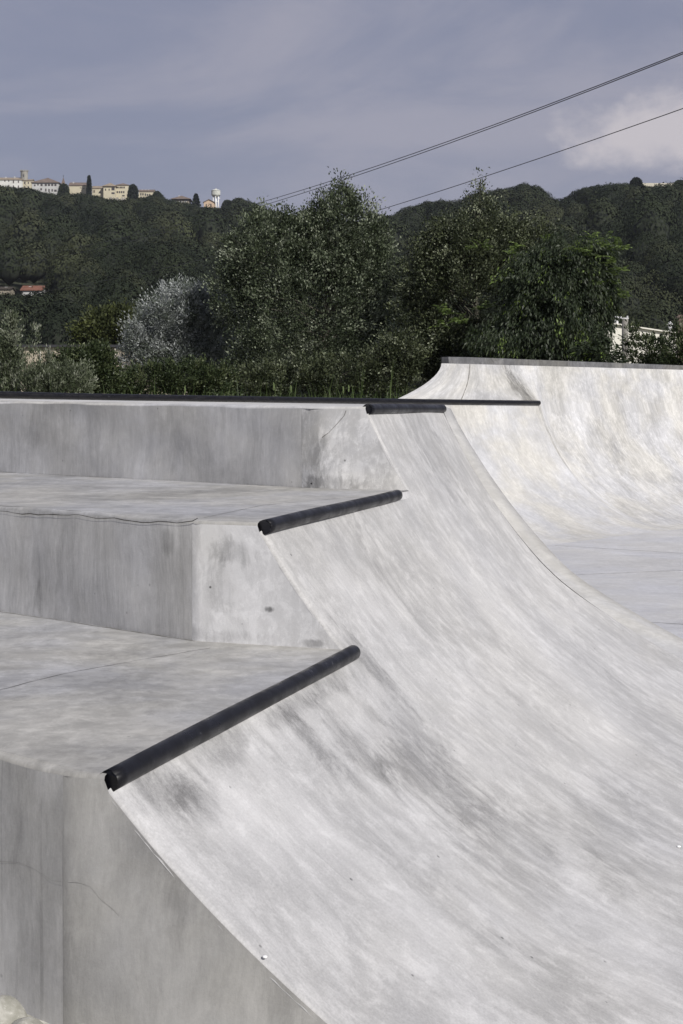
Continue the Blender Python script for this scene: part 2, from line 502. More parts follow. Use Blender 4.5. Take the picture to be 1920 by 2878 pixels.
# ---- transition surface (one mesh)
def build_transition():
    """one continuous sheet; the upper rows simply start later for the lower steps"""
    bm = bmesh.new(); uvl = uv_layer(bm)
    R_E = 0.018
    def surf(s_arc, tv, lift):
        a = s_arc
        s = float(np.interp(a, PA, PS)); z = float(np.interp(a, PA, PZ))
        j = max(0, min(len(PA) - 2, int(np.searchsorted(PA, a)) - 1))
        tx, tz = PS[j + 1] - PS[j], PZ[j + 1] - PZ[j]; L = math.hypot(tx, tz)
        nx, nz = -tz / L, tx / L
        u = 0.004 * math.sin(tv * 2.3 + a * 1.7) + 0.003 * math.sin(tv * 5.1 - a * 3.1)
        if lift > 0:      # chipped, hand-finished edge
            w = 0.5 * math.sin(a * 11 + 1) + 0.3 * math.sin(a * 27 + 2) + 0.35 * math.sin(a * 61) + 0.25 * math.sin(a * 131 + 3)
            u -= 0.0007 * (w + 1.0); tv += 0.0012 * w
        return ST(s + nx * (u - lift), tv, z + nz * (u - lift))
    A1 = a_of_s(s_of_z(ZD[0] - 0.035)); A2 = a_of_s(s_of_z(ZD[1] - 0.035)); A3 = a_of_s(s_of_z(ZD[2] - 0.04)); AE = PA[-1]
    def strip(ts_fn, arcs, edge):
        rows = []
        tl = []
        if edge: tl += [(0, R_E), (0.003, R_E * 0.5), (0.009, R_E * 0.14), (R_E, 0.0)]
        for off, lf in tl:
            rows.append([(bm.verts.new(surf(a, ts_fn(a)[0] + off, lf)), ts_fn(a)[0] + off, a) for a in arcs])
        n = 36
        for k in range(0 if not edge else 1, n + 1):
            f = k / n
            r = []
            for a in arcs:
                t0, t1 = ts_fn(a)
                if edge: t0 += R_E
                tv = t0 + (t1 - t0) * f
                r.append((bm.verts.new(surf(a, tv, 0)), tv, a))
            rows.append(r)
        for ra, rb in zip(rows, rows[1:]):
            for q in range(len(ra) - 1):
                f = bm.faces.new((ra[q][0], ra[q + 1][0], rb[q + 1][0], rb[q][0]))
                f.smooth = True
                for lp, src in zip(f.loops, (ra[q], ra[q + 1], rb[q + 1], rb[q])):
                    lp[uvl].uv = (src[1], src[2])
    S = lambda a: float(np.interp(a, PA, PS))
    # concrete bedding between each deck edge and the curve, under the pipe
    for ta, tb, zt in ((T0, T1, ZD[0]), (T1, T2, ZD[1]), (T2, T3 - 0.01, ZD[2])):
        es_ = s_of_z(zt - 0.03) - 0.012; sr = s_of_z(zt - (0.035 if zt < -0.1 else 0.04)); prev = None
        for k in range(31):
            tv = ta + 0.05 + (tb - ta - 0.05) * k / 30
            cur = [bm.verts.new(ST(es_ - 0.012, tv, zt - 0.001)), bm.verts.new(ST(es_ + 0.004, tv, zt - 0.006)), bm.verts.new(ST(sr + 0.002, tv, zt - 0.042))]
            if prev:
                for q in range(2):
                    f = bm.faces.new((prev[q], prev[q + 1], cur[q + 1], cur[q]))
                    for lp in f.loops: lp[uvl].uv = (lp.vert.co.y, lp.vert.co.z)
            prev = cur
    strip(lambda a: (T0, T1), list(np.linspace(A1, AE, 240)), True)
    strip(lambda a: (T1, T2), list(np.linspace(A2, A1, 16)), True)
    strip(lambda a: (T1, T2), list(np.linspace(A1, AE, 80)), False)
    strip(lambda a: (T2, t_hip(S(a))), list(np.linspace(A3, A2, 16)), True)
    strip(lambda a: (T2, t_hip(S(a))), list(np.linspace(A2, AE, 96)), False)
    bmesh.ops.remove_doubles(bm, verts=bm.verts[:], dist=0.0008)
    return bm
tr = bm_obj('transition', build_transition(), M_RAMP, ramp, world_space=True)

# ---- rounded far shoulder of the hip and the transition behind it
def build_back():
    bm = bmesh.new(); uvl = uv_layer(bm)
    bdir = Vector((0.05, 1.0, 0)).normalized()
    rows = []
    ss = np.linspace(hip_s[0], S_FLOOR, 70)
    R = 2.94
    for i, s in enumerate(ss):
        z = z_of_s(s) if i else ZD[2] - 0.005
        p = ST(s, t_hip(s), z)
        h = max(0.001, z + 2.12)
        # outward horizontal direction on the shoulder
        row = [(p, 0.0)]
        band = float(np.interp(h, [0, 0.1, 0.3, 1.0, 2.07], [0.25, 0.55, 0.50, 0.22, 0.09]))
        q = p + (N_ * 0.55 + C_ * 0.85).normalized() * band + Vector((0, 0, -min(0.10 * band + 0.01, h * 0.6)))
        row.append((p + (q - p) * 0.5 + Vector((0, 0, 0.004 + 0.01 * band)), band * .5))
        row.append((q, band))
        hz = max(0.0005, q.z - (EYE - 2.12))
        th0 = math.acos(max(-1, 1 - hz / R))
        for k in range(1, 25):
            th = th0 * (1 - k / 24)
            d = R * (math.sin(th0) - math.sin(th))
            row.append((Vector((q.x, q.y, 0)) + bdir * d + Vector((0, 0, EYE - 2.12 + R * (1 - math.cos(th)))), band + R * (th0 - th)))
        rows.append([(bm.verts.new(v), s * 1.3, a) for v, a in row])
    # and along the rear edge of the top deck
    wv = Vector((-0.766, 0.643, 0))
    back = []
    p0 = ST(hip_s[0], T3, ZD[2] - 0.005)
    for k in range(0, 15):
        p = p0 + wv * k + Vector((0, 0, 0.003 * k))
        if k == 0: continue
        hz = p.z - (EYE - 2.12); th0 = math.acos(1 - hz / R)
        row = [(p, 0.0)]
        for j in range(0, 25):
            th = th0 * (1 - j / 24); d = R * (math.sin(th0) - math.sin(th))
            row.append((Vector((p.x, p.y, 0)) + Vector((0.5, 0.87, 0)) * (d + 0.05) + Vector((0, 0, EYE - 2.12 + R * (1 - math.cos(th)))), R * (th0 - th)))
        row.append(row[-1])
        back.insert(0, [(bm.verts.new(v), -k, a) for v, a in row])
    rows = back + rows
    for ra, rb in zip(rows, rows[1:]):
        for q in range(len(ra) - 1):
            try:
                f = bm.faces.new((rb[q][0], rb[q + 1][0], ra[q + 1][0], ra[q][0]))
            except ValueError:
                continue
            f.smooth = True
            for lp, src in zip(f.loops, (rb[q], rb[q + 1], ra[q + 1], ra[q])):
                lp[uvl].uv = (src[1], src[2])
    return bm
M_BACK = concrete('rear ramp concrete', base=0.375, streak=(4.5, 0.75), a_cloud=0.16, a_streak=0.14, a_patch=0.10, warm=0.02, seed=2.0)
bm_obj('rear_transition', build_back(), M_BACK, ramp, world_space=True)

# ---- stepped blocks: deck + main wall + end wall with the curved edge
Wd = Vector((-0.775, 0.632, 0))
def bevel_block(top_pts, wall_defs, z_bot):
    pass

def make_block(i, As, Ta, Tb, ztop, zbot, wall_len=14.0, dz_far=0.0, face_mat=M_FACE, wall_patches=(), end_extra=0.0):
    """deck sheet, main wall and end wall as separate parts with softly rounded, slightly uneven edges"""
    r = 0.012
    A = ST(As, Ta, ztop); es = s_of_z(ztop - 0.03) - 0.012
    E0 = ST(es, Ta, ztop); E1 = ST(es, Tb, ztop)
    # deck (grid-free: polygon with inset, edge rounded down to the walls)
    bm = bmesh.new(); uvl = uv_layer(bm)
    Wp = A + Wd * wall_len + Vector((0, 0, dz_far))
    if i < 2:
        nA = (A2s, A3s)[i]
        inner = ST(nA - 0.25, Tb + 0.15, ztop)
        far = inner + Wd * wall_len + Vector((0, 0, dz_far))
        loop = [A, E0, E1, ST(nA + 0.4, Tb, ztop), inner, far, Wp]
    else:
        far = E1 + Vector((-0.766, 0.643, 0)) * wall_len + Vector((0, 0, dz_far))
        loop = [A, E0, E1, far, Wp]
    # normals of the visible outer sides
    n_end = -C_; n_main = Vector((-Wd.y, Wd.x, 0)); n_main = n_main if n_main.y < 0 else -n_main
    inset = lambda p, d: p - d * r
    def jit(p, q, n):
        out = []
        L = (q - p).length; m = max(2, int(L / 0.12))
        for k in range(m + 1):
            f = k / m
            w = 0.0035 * math.sin(f * L * 5.3 + i) + 0.0025 * math.sin(f * L * 13.1 + 2 * i) + random.uniform(-.0015, .0015)
            out.append(p.lerp(q, f) + Vector((0, 0, 0 if k in (0, m) else w)))
        return out
    topW = jit(Wp, A, n_main); topE = [A.lerp(E0, q / 4) for q in range(5)]
    def off(pts, n, d, dz): return [p - n * d + Vector((0, 0, dz)) for p in pts]
    cen = None
    # outer ring on deck
    ring = off(topW, n_main, r * 1.3, 0)[:-1] + [A - n_main * r * 1.3 - n_end * r * 1.3] + off(topE, n_end, r * 1.3, 0)[1:]
    vr = [bm.verts.new(p) for p in ring]
    rest = [bm.verts.new(p) for p in loop[2:-1]]
    f = bm.faces.new(vr + rest)
    ring2 = off(topW, n_main, 0.25 * r, -0.35 * r)[:-1] + [A - (n_main + n_end) * 0.25 * r + Vector((0, 0, -0.35 * r))] + off(topE, n_end, 0.25 * r, -0.35 * r)[1:]
    v2 = [bm.verts.new(p) for p in ring2]
    ring3 = off(topW, n_main, 0, -r * 1.2)[:-1] + [A + Vector((0, 0, -r * 1.2))] + off(topE, n_end, 0, -r * 1.2)[1:]
    v3 = [bm.verts.new(p) for p in ring3]
    for va, vb in ((vr, v2), (v2, v3)):
        for k in range(len(va) - 1):
            g = bm.faces.new((va[k], vb[k], vb[k + 1], va[k + 1])); g.smooth = True
    for fc in bm.faces:
        for lp in fc.loops: lp[uvl].uv = (lp.vert.co.x, lp.vert.co.y)
    deck = bm_obj('deck', bm, M_DECK2 if i == 2 else M_DECK, ramp, world_space=True)
    # main wall
    bm = bmesh.new(); uvl = uv_layer(bm)
    nW = len(topW)
    tops = [p + Vector((0, 0, -r * 1.2)) for p in topW]
    rr = (0.02, 0.025, 0.07)[i]
    # round the vertical corner: stop rr short
    tops[-1] = A + Wd * rr + Vector((0, 0, -r * 1.2))
    cols = []
    for p in tops:
        h = (p.z - EYE) - zbot
        u = (p - A).length
        col = []
        for k in range(9):
            f = k / 8
            w = 0.0 if k in (0, ) else 0.004 * math.sin(u * 2.1 + f * 3) + 0.003 * math.sin(u * 5 + f * 7)
            if u < 0.1: w *= u / 0.1 * 0.5
            col.append((bm.verts.new(p + Vector((0, 0, -h * f)) + n_main * w), -u, -h * f + ztop))
        cols.append(col)
    for ca, cb in zip(cols, cols[1:]):
        for k in range(8):
            f = bm.faces.new((ca[k][0], ca[k + 1][0], cb[k + 1][0], cb[k][0])); f.smooth = True
            for lp, src in zip(f.loops, (ca[k], ca[k + 1], cb[k + 1], cb[k])): lp[uvl].uv = (src[1], src[2])
    wall = bm_obj('side_wall', bm, wall_patches if wall_patches else M_WALL, ramp, world_space=True)
    # end wall (in the plane t = Ta) with rounded vertical corner and curved lower-right edge
    bm = bmesh.new(); uvl = uv_layer(bm)
    c0 = A + Wd * rr; c1 = A + N_ * rr
    arc = [c0, (c0 + c1) * 0.5 * 0.45 + A * 0.55, c1]
    prev = None
    top_e = [p for p in arc] + [A.lerp(E0, f) for f in (0.3, 0.6, 1.0)]
    top_e = [p + Vector((0, 0, -r * 1.2)) for p in top_e]
    cols = []
    for p in top_e:
        h = p.z - EYE - zbot
        u = (p - A).dot(N_)
        cols.append([(bm.verts.new(p + Vector((0, 0, -h * k / 6))), u, -h * k / 6 + ztop) for k in range(7)])
    # then along the profile
    for z in np.linspace(ztop - 0.012, zbot, 40)[1:]:
        s = s_of_z(z) - 0.010 if z > FLOOR + 0.001 else S_FLOOR
        if s <= es + 0.002: continue
        ptop = ST(s + 0.004, Ta, z - 0.010)
        h = max(0.0, z - 0.010 - zbot)
        cols.append([(bm.verts.new(ptop + Vector((0, 0, -h * k / 6))), s - As, z - h * k / 6) for k in range(7)])
    for ca, cb in zip(cols, cols[1:]):
        for k in range(6):
            f = bm.faces.new((ca[k][0], ca[k + 1][0], cb[k + 1][0], cb[k][0])); f.smooth = True
            for lp, src in zip(f.loops, (ca[k], ca[k + 1], cb[k + 1], cb[k])): lp[uvl].uv = (src[1], src[2])
    bm_obj('end_wall', bm, face_mat, ramp, world_space=True)
    return deck, wall, A, E0, E1, es

M_WALL_NEAR = concrete('near wall concrete', base=0.355, streak=(3.0, 0.4), a_cloud=0.60, a_streak=0.26, a_patch=0.03, warm=0.012, seed=6.0, specks=0.25,
    rough=0.75, patches=[(0.62, -1.50, 0.07, 0.16, -0.16), (0.85, -1.72, 0.20, 0.08, -0.13), (0.33, -1.2, 0.04, 0.22, -0.12), (0.1, -1.0, 0.05, 0.6, 0.08), (-0.18, -1.45, 0.16, 0.25, -0.14)])
M_FACE2 = concrete('middle end wall concrete', base=0.55, streak=(4.0, 1.0), a_cloud=0.28, a_streak=0.08, a_patch=0.14, warm=0.015, seed=8.0, specks=0.7,
    patches=[(0.17, -0.62, 0.10, 0.06, -0.28), (0.12, -0.75, 0.07, 0.12, -0.14), (0.10, -0.98, 0.18, 0.035, -0.22), (0.33, -0.86, 0.018, 0.012, -0.7),
             (0.52, -0.99, 0.05, 0.015, -0.35), (0.02, -0.75, 0.03, 0.3, 0.10)])
M_FACE3 = concrete('upper end wall concrete', base=0.55, streak=(4.0, 1.0), a_cloud=0.30, a_streak=0.08, a_patch=0.22, warm=0.02, seed=10.0, specks=0.6,
    patches=[(-0.02, -0.30, 0.10, 0.30, -0.20), (0.1, -0.47, 0.22, 0.05, -0.34), (0.07, -0.30, 0.07, 0.10, -0.16)])
M_WALL2 = concrete('middle wall concrete', base=0.47, streak=(4.5, 0.35), a_cloud=0.42, a_streak=0.40, a_patch=0.04, warm=0.012, seed=5.0, specks=0.3,
    rough=0.72, patches=[(-0.17, -0.60, 0.04, 0.06, -0.24), (-1.05, -0.92, 0.03, 0.08, -0.22)])
M_WALL1 = concrete('near side wall concrete', base=0.49, streak=(3.0, 0.35), a_cloud=0.62, a_streak=0.28, a_patch=0.03, warm=0.012, seed=6.5, specks=0.25, rough=0.75)
d1, w1, A1p, E10, E11, es1 = make_block(0, A1s, T0, T1, ZD[0], FLOOR, face_mat=M_WALL_NEAR, wall_patches=M_WALL1)
d2, w2, A2p, E20, E21, es2 = make_block(1, A2s, T1, T2, ZD[1], ZD[0] - 0.004, face_mat=M_FACE2, wall_patches=M_WALL2)
d3, w3, A3p, E30, E31, es3 = make_block(2, A3s, T2, T3, ZD[2], ZD[1] - 0.004, dz_far=0.14, face_mat=M_FACE3)

# ---- copings
def coping(name, p0, p1, r, parent, seg=28, wob=0.002, ragged=0.0, dome=True):
    bm = bmesh.new()
    d = (p1 - p0); L = d.length; d.normalize()
    a = Vector((0, 0, 1)).cross(d).normalized(); b = d.cross(a).normalized()
    n = max(8, int(L / 0.06)); rings = []
    def ring(p, rad, shift=0.0):
        out = []
        for k in range(seg):
            th = 2 * math.pi * k / seg
            sh = random.uniform(-ragged, ragged) if shift else 0
            out.append(bm.verts.new(p + (a * math.cos(th) + b * math.sin(th)) * rad + d * sh))
        return out
    rings.append(ring(p0, r, 1 if ragged else 0))
    for k in range(1, n):
        f = k / n
        rings.append(ring(p0.lerp(p1, f) + Vector((0, 0, wob * math.sin(f * L * 3.0))), r))
    if dome:
        for ph in (0, 20, 40, 60, 78):
            rings.append(ring(p1 + d * (r * 0.55 * math.sin(math.radians(ph))), r * math.cos(math.radians(ph)) ** 0.6))
    else:
        rings.append(ring(p1, r))
    for ra, rb in zip(rings, rings[1:]):
        for k in range(seg):
            f = bm.faces.new((ra[k], ra[(k + 1) % seg], rb[(k + 1) % seg], rb[k])); f.smooth = True
    bm.faces.new(rings[-1]); bm.faces.new(rings[0][::-1])
    bmesh.ops.recalc_face_normals(bm, faces=bm.faces[:])
    return bm_obj(name, bm, M_PIPE, parent, world_space=True)

PR = 0.031
EMB = 0.016
coping('coping', ST(es1 + 0.006, T0 + 0.012, ZD[0] - 0.021), ST(es1 + 0.012, T1 + 0.05, ZD[0] - 0.018), PR, ramp, ragged=0.006)
coping('coping', ST(es2 + 0.006 + 0.02, T1 + 0.010, ZD[1] - 0.020), ST(es2 + 0.000, T2 - 0.24, ZD[1] - 0.014), PR, ramp, ragged=0.006)
coping('coping', ST(es3 + 0.008, T2 + 0.010, ZD[2] - 0.018), ST(es3 + 0.006, T3 + 0.02, ZD[2] - 0.024), PR, ramp, ragged=0.008)

# ---- cracks and joints: thin irregular ribbons lying on a surface
def ribbon(name, pts, width, mat, parent, up=Vector((0, 0, 1)), jit=0.004, step=0.05, lift=0.0015):
    bm = bmesh.new()
    path = []
    for a, b in zip(pts, pts[1:]):
        m = max(1, int((b - a).length / step))
        for k in range(m): path.append(a.lerp(b, k / m))
    path.append(pts[-1])
    prev = None
    j = 0.0
    for i, p in enumerate(path):
        q = path[min(i + 1, len(path) - 1)]; o = path[max(i - 1, 0)]
        d = (q - o).normalized(); side = d.cross(up).normalized()
        j = j * 0.7 + random.uniform(-jit, jit)
        w = width * random.uniform(0.5, 1.4)
        c = p + side * j + up * lift
        cur = (bm.verts.new(c - side * w / 2), bm.verts.new(c + side * w / 2))
        if prev: bm.faces.new((prev[0], prev[1], cur[1], cur[0]))
        prev = cur
    return bm_obj(name, bm, mat, parent)

def on_plane(x, y, z):
    Y = z / (-(y - HY) / F)
    return P(x, y, Y)
def crack_on(parent, pts, *a, **k):
    off = ramp.location
    return ribbon('crack', [p - off for p in pts], *a, parent=parent, **k)
crack_on(d1, [on_plane(-60, 1955, ZD[0]), on_plane(180, 1893, ZD[0]), on_plane(350, 1862, ZD[0]), on_plane(590, 1822, ZD[0])], 0.003, M_CRACK)
crack_on(d2, [on_plane(575, 1455, ZD[1]), on_plane(740, 1420, ZD[1]), on_plane(965, 1400, ZD[1])], 0.004, M_CRACK_SOFT, jit=0.001)
# long crack just under the top edge of the middle wall
nm = Vector((-Wd.y, Wd.x, 0)); nm = nm if nm.y < 0 else -nm
def on_wall(A, x, y):
    dirv = Vector(((x - CX) / F, 1, -(y - HY) / F)); o = Vector((0, 0, EYE))
    tt = (A - o).dot(nm) / dirv.dot(nm)
    return o + dirv * tt
crack_on(w2, [on_wall(A2p, x, y) for x, y in ((-60, 1434), (0, 1438), (110, 1446), (220, 1449), (300, 1456), (400, 1462), (500, 1469), (545, 1467), (560, 1461))],
         0.0035, M_CRACK, up=nm, jit=0.006, lift=0.006)
# hairline crack on the near walls
crack_on(w1, [on_wall(A1p, x, y) for x, y in ((-40, 2415), (60, 2425), (105, 2445), (150, 2476), (188, 2478))], 0.0013, M_CRACK_FAINT, up=nm, jit=0.003, lift=0.006)
def on_end(Ta, x, y):
    dirv = Vector(((x - CX) / F, 1, -(y - HY) / F)); tt = Ta / dirv.dot(C_)
    return Vector((0, 0, EYE)) + dirv * tt
crack_on(w1, [on_end(T0, x, y) for x, y in ((195, 2478), (230, 2480), (255, 2492), (285, 2530), (320, 2560), (335, 2575))], 0.0013, M_CRACK_FAINT, up=-C_, jit=0.002)
crack_on(w3, [on_end(T2, x, y) for x, y in ((975, 1155), (968, 1170), (950, 1190), (925, 1215), (905, 1228))], 0.004, M_CRACK_SOFT, up=-C_, jit=0.006)
# darker line where walls meet the decks
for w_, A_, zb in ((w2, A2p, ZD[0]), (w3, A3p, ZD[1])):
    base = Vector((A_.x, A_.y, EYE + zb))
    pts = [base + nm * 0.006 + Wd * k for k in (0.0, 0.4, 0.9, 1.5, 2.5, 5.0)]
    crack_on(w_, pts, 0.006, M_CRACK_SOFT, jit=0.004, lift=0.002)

# ================================================================== FLOOR of the bowl
def rect_grid(name, x0, x1, y0, y1, z, n, mat, kind='structure'):
    bm = bmesh.new(); uvl = uv_layer(bm)
    vs = [bm.verts.new((x, y, z)) for x, y in ((x0, y0), (x1, y0), (x1, y1), (x0, y1))]
    f = bm.faces.new(vs)
    for lp in f.loops: lp[uvl].uv = (lp.vert.co.x, lp.vert.co.y)
    o = bm_obj(name, bm, mat)
    o['kind'] = kind
    return o
M_FLOOR = concrete('floor concrete', base=0.47, streak=(0.6, 3.0), a_cloud=0.18, a_streak=0.20, a_patch=0.04, warm=0.012, tone=(0.99, 0.99, 1.01), seed=12.0, specks=0.1)
fl = rect_grid('skatepark_floor', -1.5, 24, 0.3, 34, EYE + FLOOR + 0.004, 1, M_FLOOR)
for a, b in (((1560, 1533), (2000, 1560)), ((1770, 1745), (2050, 1762)), ((1500, 1620), (2000, 1600))):
    ribbon('joint', [on_plane(a[0], a[1], FLOOR + 0.006), on_plane(b[0], b[1], FLOOR + 0.006)], 0.012, M_CRACK_SOFT, fl, jit=0.001, lift=0.002)

# ================================================================== LOW FAR RAMP (long black coping)
FD = Vector((0.70, 0.714, 0)).normalized()        # along its coping, away to the right
FN = Vector((FD.y, -FD.x, 0))                      # down slope, towards camera right
far_r = empty('skate_ramp', (3.48, 25.0, 0), 'low far concrete ramp under a long thin black pipe edge', 'skate ramp')
R4 = P(1512, 1133, 25.0); 
L4 = Vector((R4.x, R4.y, 0)) - FD * 14.0
L4.z = 0
def cop4(u):            # u metres from right end towards the left
    p = Vector((R4.x, R4.y, 0)) - FD * u
    px = CX + F * p.x / p.y
    py = np.interp(px, [-1200, 0, 245, 600, 1000, 1510], [1092, 1110, 1116, 1121, 1127, 1133])
    p.z = EYE - (py - HY) / F * p.y
    return p
def circ_profile(h, R, n=40):
    """offsets (out, z) from top edge down to floor"""
    th0 = math.acos(1 - h / R)
    return [(R * (math.sin(th0) - math.sin(th0 * (1 - k / n))), R * (1 - math.cos(th0 * (1 - k / n))), R * th0 * k / n) for k in range(n + 1)]
def build_far():
    bm = bmesh.new(); uvl = uv_layer(bm); rows = []
    for u in [-0.03] + list(np.linspace(0.3, 14.0, 30)):
        p = cop4(max(u, 0)) + (FD * 0.03 if u < 0 else Vector((0, 0, 0))); h = p.z - 0.03
        rows.append([(bm.verts.new((p.x + FN.x * o, p.y + FN.y * o, z)), u, a) for o, z, a in circ_profile(h, 2.9)])
    for ra, rb in zip(rows, rows[1:]):
        for q in range(len(ra) - 1):
            f = bm.faces.new((ra[q][0], rb[q][0], rb[q + 1][0], ra[q + 1][0])); f.smooth = True
            for lp, src in zip(f.loops, (ra[q], rb[q], rb[q + 1], ra[q + 1])): lp[uvl].uv = (src[1], src[2])
    bmesh.ops.recalc_face_normals(bm, faces=bm.faces[:])
    return bm
M_FAR = concrete('far ramp concrete', base=0.455, streak=(2.4, 0.4), a_cloud=0.26, a_streak=0.16, a_patch=0.10, warm=0.025, seed=14.0, specks=0.0, a_fine=0.03)
def reverse_if(bm, ref):
    bm.normal_update()
    if sum(f.normal.dot(ref) for f in bm.faces) < 0: bmesh.ops.reverse_faces(bm, faces=bm.faces[:])
    return bm
bm_obj('transition', reverse_if(build_far(), Vector((0.3, -0.3, 1))), M_FAR, far_r, world_space=True)
bm = bmesh.new(); uvl = uv_layer(bm)
ps = [cop4(u) for u in np.linspace(0, 14, 15)]
va = [bm.verts.new(p + Vector((0, 0, -0.004))) for p in ps]
vb = [bm.verts.new(p - FN * 1.6 + Vector((0, 0, -0.03))) for p in ps]
vc = [bm.verts.new((v.co.x, v.co.y, 0)) for v in vb]
for k in range(14):
    bm.faces.new((va[k], va[k + 1], vb[k + 1], vb[k])); bm.faces.new((vb[k], vb[k + 1], vc[k + 1], vc[k]))
for f in bm.faces:
    for lp in f.loops: lp[uvl].uv = (lp.vert.co.x, lp.vert.co.y)
bm_obj('deck', reverse_if(bm, Vector((-.2, .2, 1))), M_FAR, far_r, world_space=True)
bm = bmesh.new()
tube_bm(bm, [cop4(u) + Vector((0, 0, 0.004)) + FN * 0.008 for u in [-0.02] + list(np.linspace(0.5, 14, 30))], 0.042, 16)
bmesh.ops.recalc_face_normals(bm, faces=bm.faces[:])
bm_obj('coping', bm, M_PIPE, far_r, smooth=True, world_space=True)

# ================================================================== TALL FAR RAMP
tall = empty('tall_skate_ramp', (5.0, 28.0, 0), 'tall white concrete ramp wall with a dark grey band along its top, far right', 'skate ramp')
ZT = 0.72
def on_z(x, y, z): return on_plane(x, y, z)
T_right = [on_z(x, y, ZT - 0.095) for x, y in ((2300, 1057), (2100, 1051), (1920, 1043), (1640, 1034), (1500, 1028), (1430, 1025))]
# bring the bottom of the band to one plan line
def band_line(px):
    """plan point of the top edge for a photo column"""
    a = Vector((2.2, 24.0)); d = Vector((0.718, 0.696))
    # solve (a+d*k).x / (a+d*k).y = (px-CX)/F
    m = (px - CX) / F
    k = (m * a.y - a.x) / (d.x - m * d.y)
    return a + d * k
seam_pts = []
def build_tall():
    bm = bmesh.new(); uvl = uv_layer(bm); rows = []
    # right part: continuous cylinder from the crease to beyond the frame
    def row(top, n_dir, zt, zb, out, seam_u, pw=2.0):
        r = []
        N = 44
        for k in range(N + 1):
            f = k / N                              # 0 top .. 1 bottom
            # quarter-ellipse-like profile, steep at top
            ang = math.radians(62) * (1 - f)
            h = (1 - math.cos(ang)) / (1 - math.cos(math.radians(62)))
            o = 1 - math.sin(ang) / math.sin(math.radians(62))
            p = Vector((top.x + n_dir.x * out * o, top.y + n_dir.y * out * o, zb + (zt - zb) * h))
            r.append((p, seam_u, f * 4.2))
        return r
    nR = Vector((0.696, -0.718))
    zt = EYE + ZT - 0.11
    cols = []
    cp = circ_profile(cop4(0).z - 0.03, 2.9, 34)
    def upper(tp, base, z0, px, ex):
        r = []
        for k in range(13):
            f = k / 12
            q = tp.lerp(base, f ** ex)
            r.append((Vector((q.x, q.y, zt + (z0 - zt) * f)), px * 0.012, f * 0.8))
        return r
    def rcol(px, crease=False):
        tp = band_line(px); z0 = cop4(0).z - 0.03
        base = Vector((cop4(0).x, cop4(0).y)) - Vector((FN.x, FN.y)) * 0.0 if crease else tp + nR * 0.185
        dd = Vector((FN.x, FN.y)) if crease else nR
        if not crease:          # grow away gently from the end of the low ramp
            rel = base - Vector((cop4(0).x, cop4(0).y)); al = rel.x * FD.x + rel.y * FD.y; ou = rel.x * FN.x + rel.y * FN.y
            w = math.exp(-max(0, al) / 0.55)
            base = base - Vector((FN.x, FN.y)) * (ou * w); dd = nR * (1 - w) + dd.__class__((FN.x, FN.y)) * w
        r = upper(tp, base, z0, px, 1.5 if crease else 1.15)
        for o, z, a in cp[1:]:
            r.append((Vector((base.x + dd.x * o, base.y + dd.y * o, max(z, 0.003))), px * 0.012, 0.7 + a))
        return r
    for px in (2350, 2150, 2000, 1900, 1800, 1720, 1650, 1590): cols.append(rcol(px))
    cols.append(rcol(1540)); cols.append(rcol(1510)); cols.append(rcol(1432, True))
    # left facets rise from the low deck just behind its black pipe
    def behind(pxb):
        m = (pxb - CX) / F; u = (R4.x - m * R4.y) / (FD.x - m * FD.y)
        p = cop4(u) - FN * 0.07
        return Vector((p.x, p.y)), p.z - 0.05
    left = [cols[-1][:13]]
    for px, pb, ex in ((1405, 1480, 1.7), (1375, 1420, 1.8), (1345, 1350, 1.8), (1322, 1300, 1.8), (1300, 1240, 1.8), (1270, 1165, 1.8), (1241, 1088, 1.8)):
        b_, z_ = behind(pb)
        left.append(upper(band_line(px), b_, z_, px, ex))
    seam_pts.extend([q[0].copy() for q in left[4]])
    def emit(rows):
        vr = [[(bm.verts.new(p), u, a) for p, u, a in r] for r in rows]
        for ra, rb in zip(vr, vr[1:]):
            for q in range(len(ra) - 1):
                f = bm.faces.new((ra[q][0], rb[q][0], rb[q + 1][0], ra[q + 1][0])); f.smooth = True
                for lp, src in zip(f.loops, (ra[q], rb[q], rb[q + 1], ra[q + 1])): lp[uvl].uv = (src[1], src[2])
    emit(cols)
    emit(left[:5]); emit(left[4:])
    return reverse_if(bm, Vector((0.5, -1, 0.5)))
M_TALL = concrete('tall ramp concrete', base=0.445, streak=(2.0, 0.4), a_cloud=0.46, a_streak=0.26, a_patch=0.14, warm=0.02, seed=16.0, specks=0.0, a_fine=0.03,
                  patches=[(17.12, 0.45, 0.16, 0.40, -0.42), (17.35, 1.1, 0.16, 0.8, -0.20), (19.7, 1.6, 0.3, 0.7, -0.12), (21.5, 2.4, 0.4, 0.6, -0.10), (18.6, 1.2, 0.2, 0.8, -0.08)])
bm_obj('transition', build_tall(), M_TALL, tall, world_space=True)
ribbon('crack', [p + Vector((-0.006, -0.012, 0.004)) - tall.location for p in seam_pts], 0.014, M_CRACK_SOFT, tall, up=Vector((0.1, -1, 0.3)).normalized(), jit=0.003)
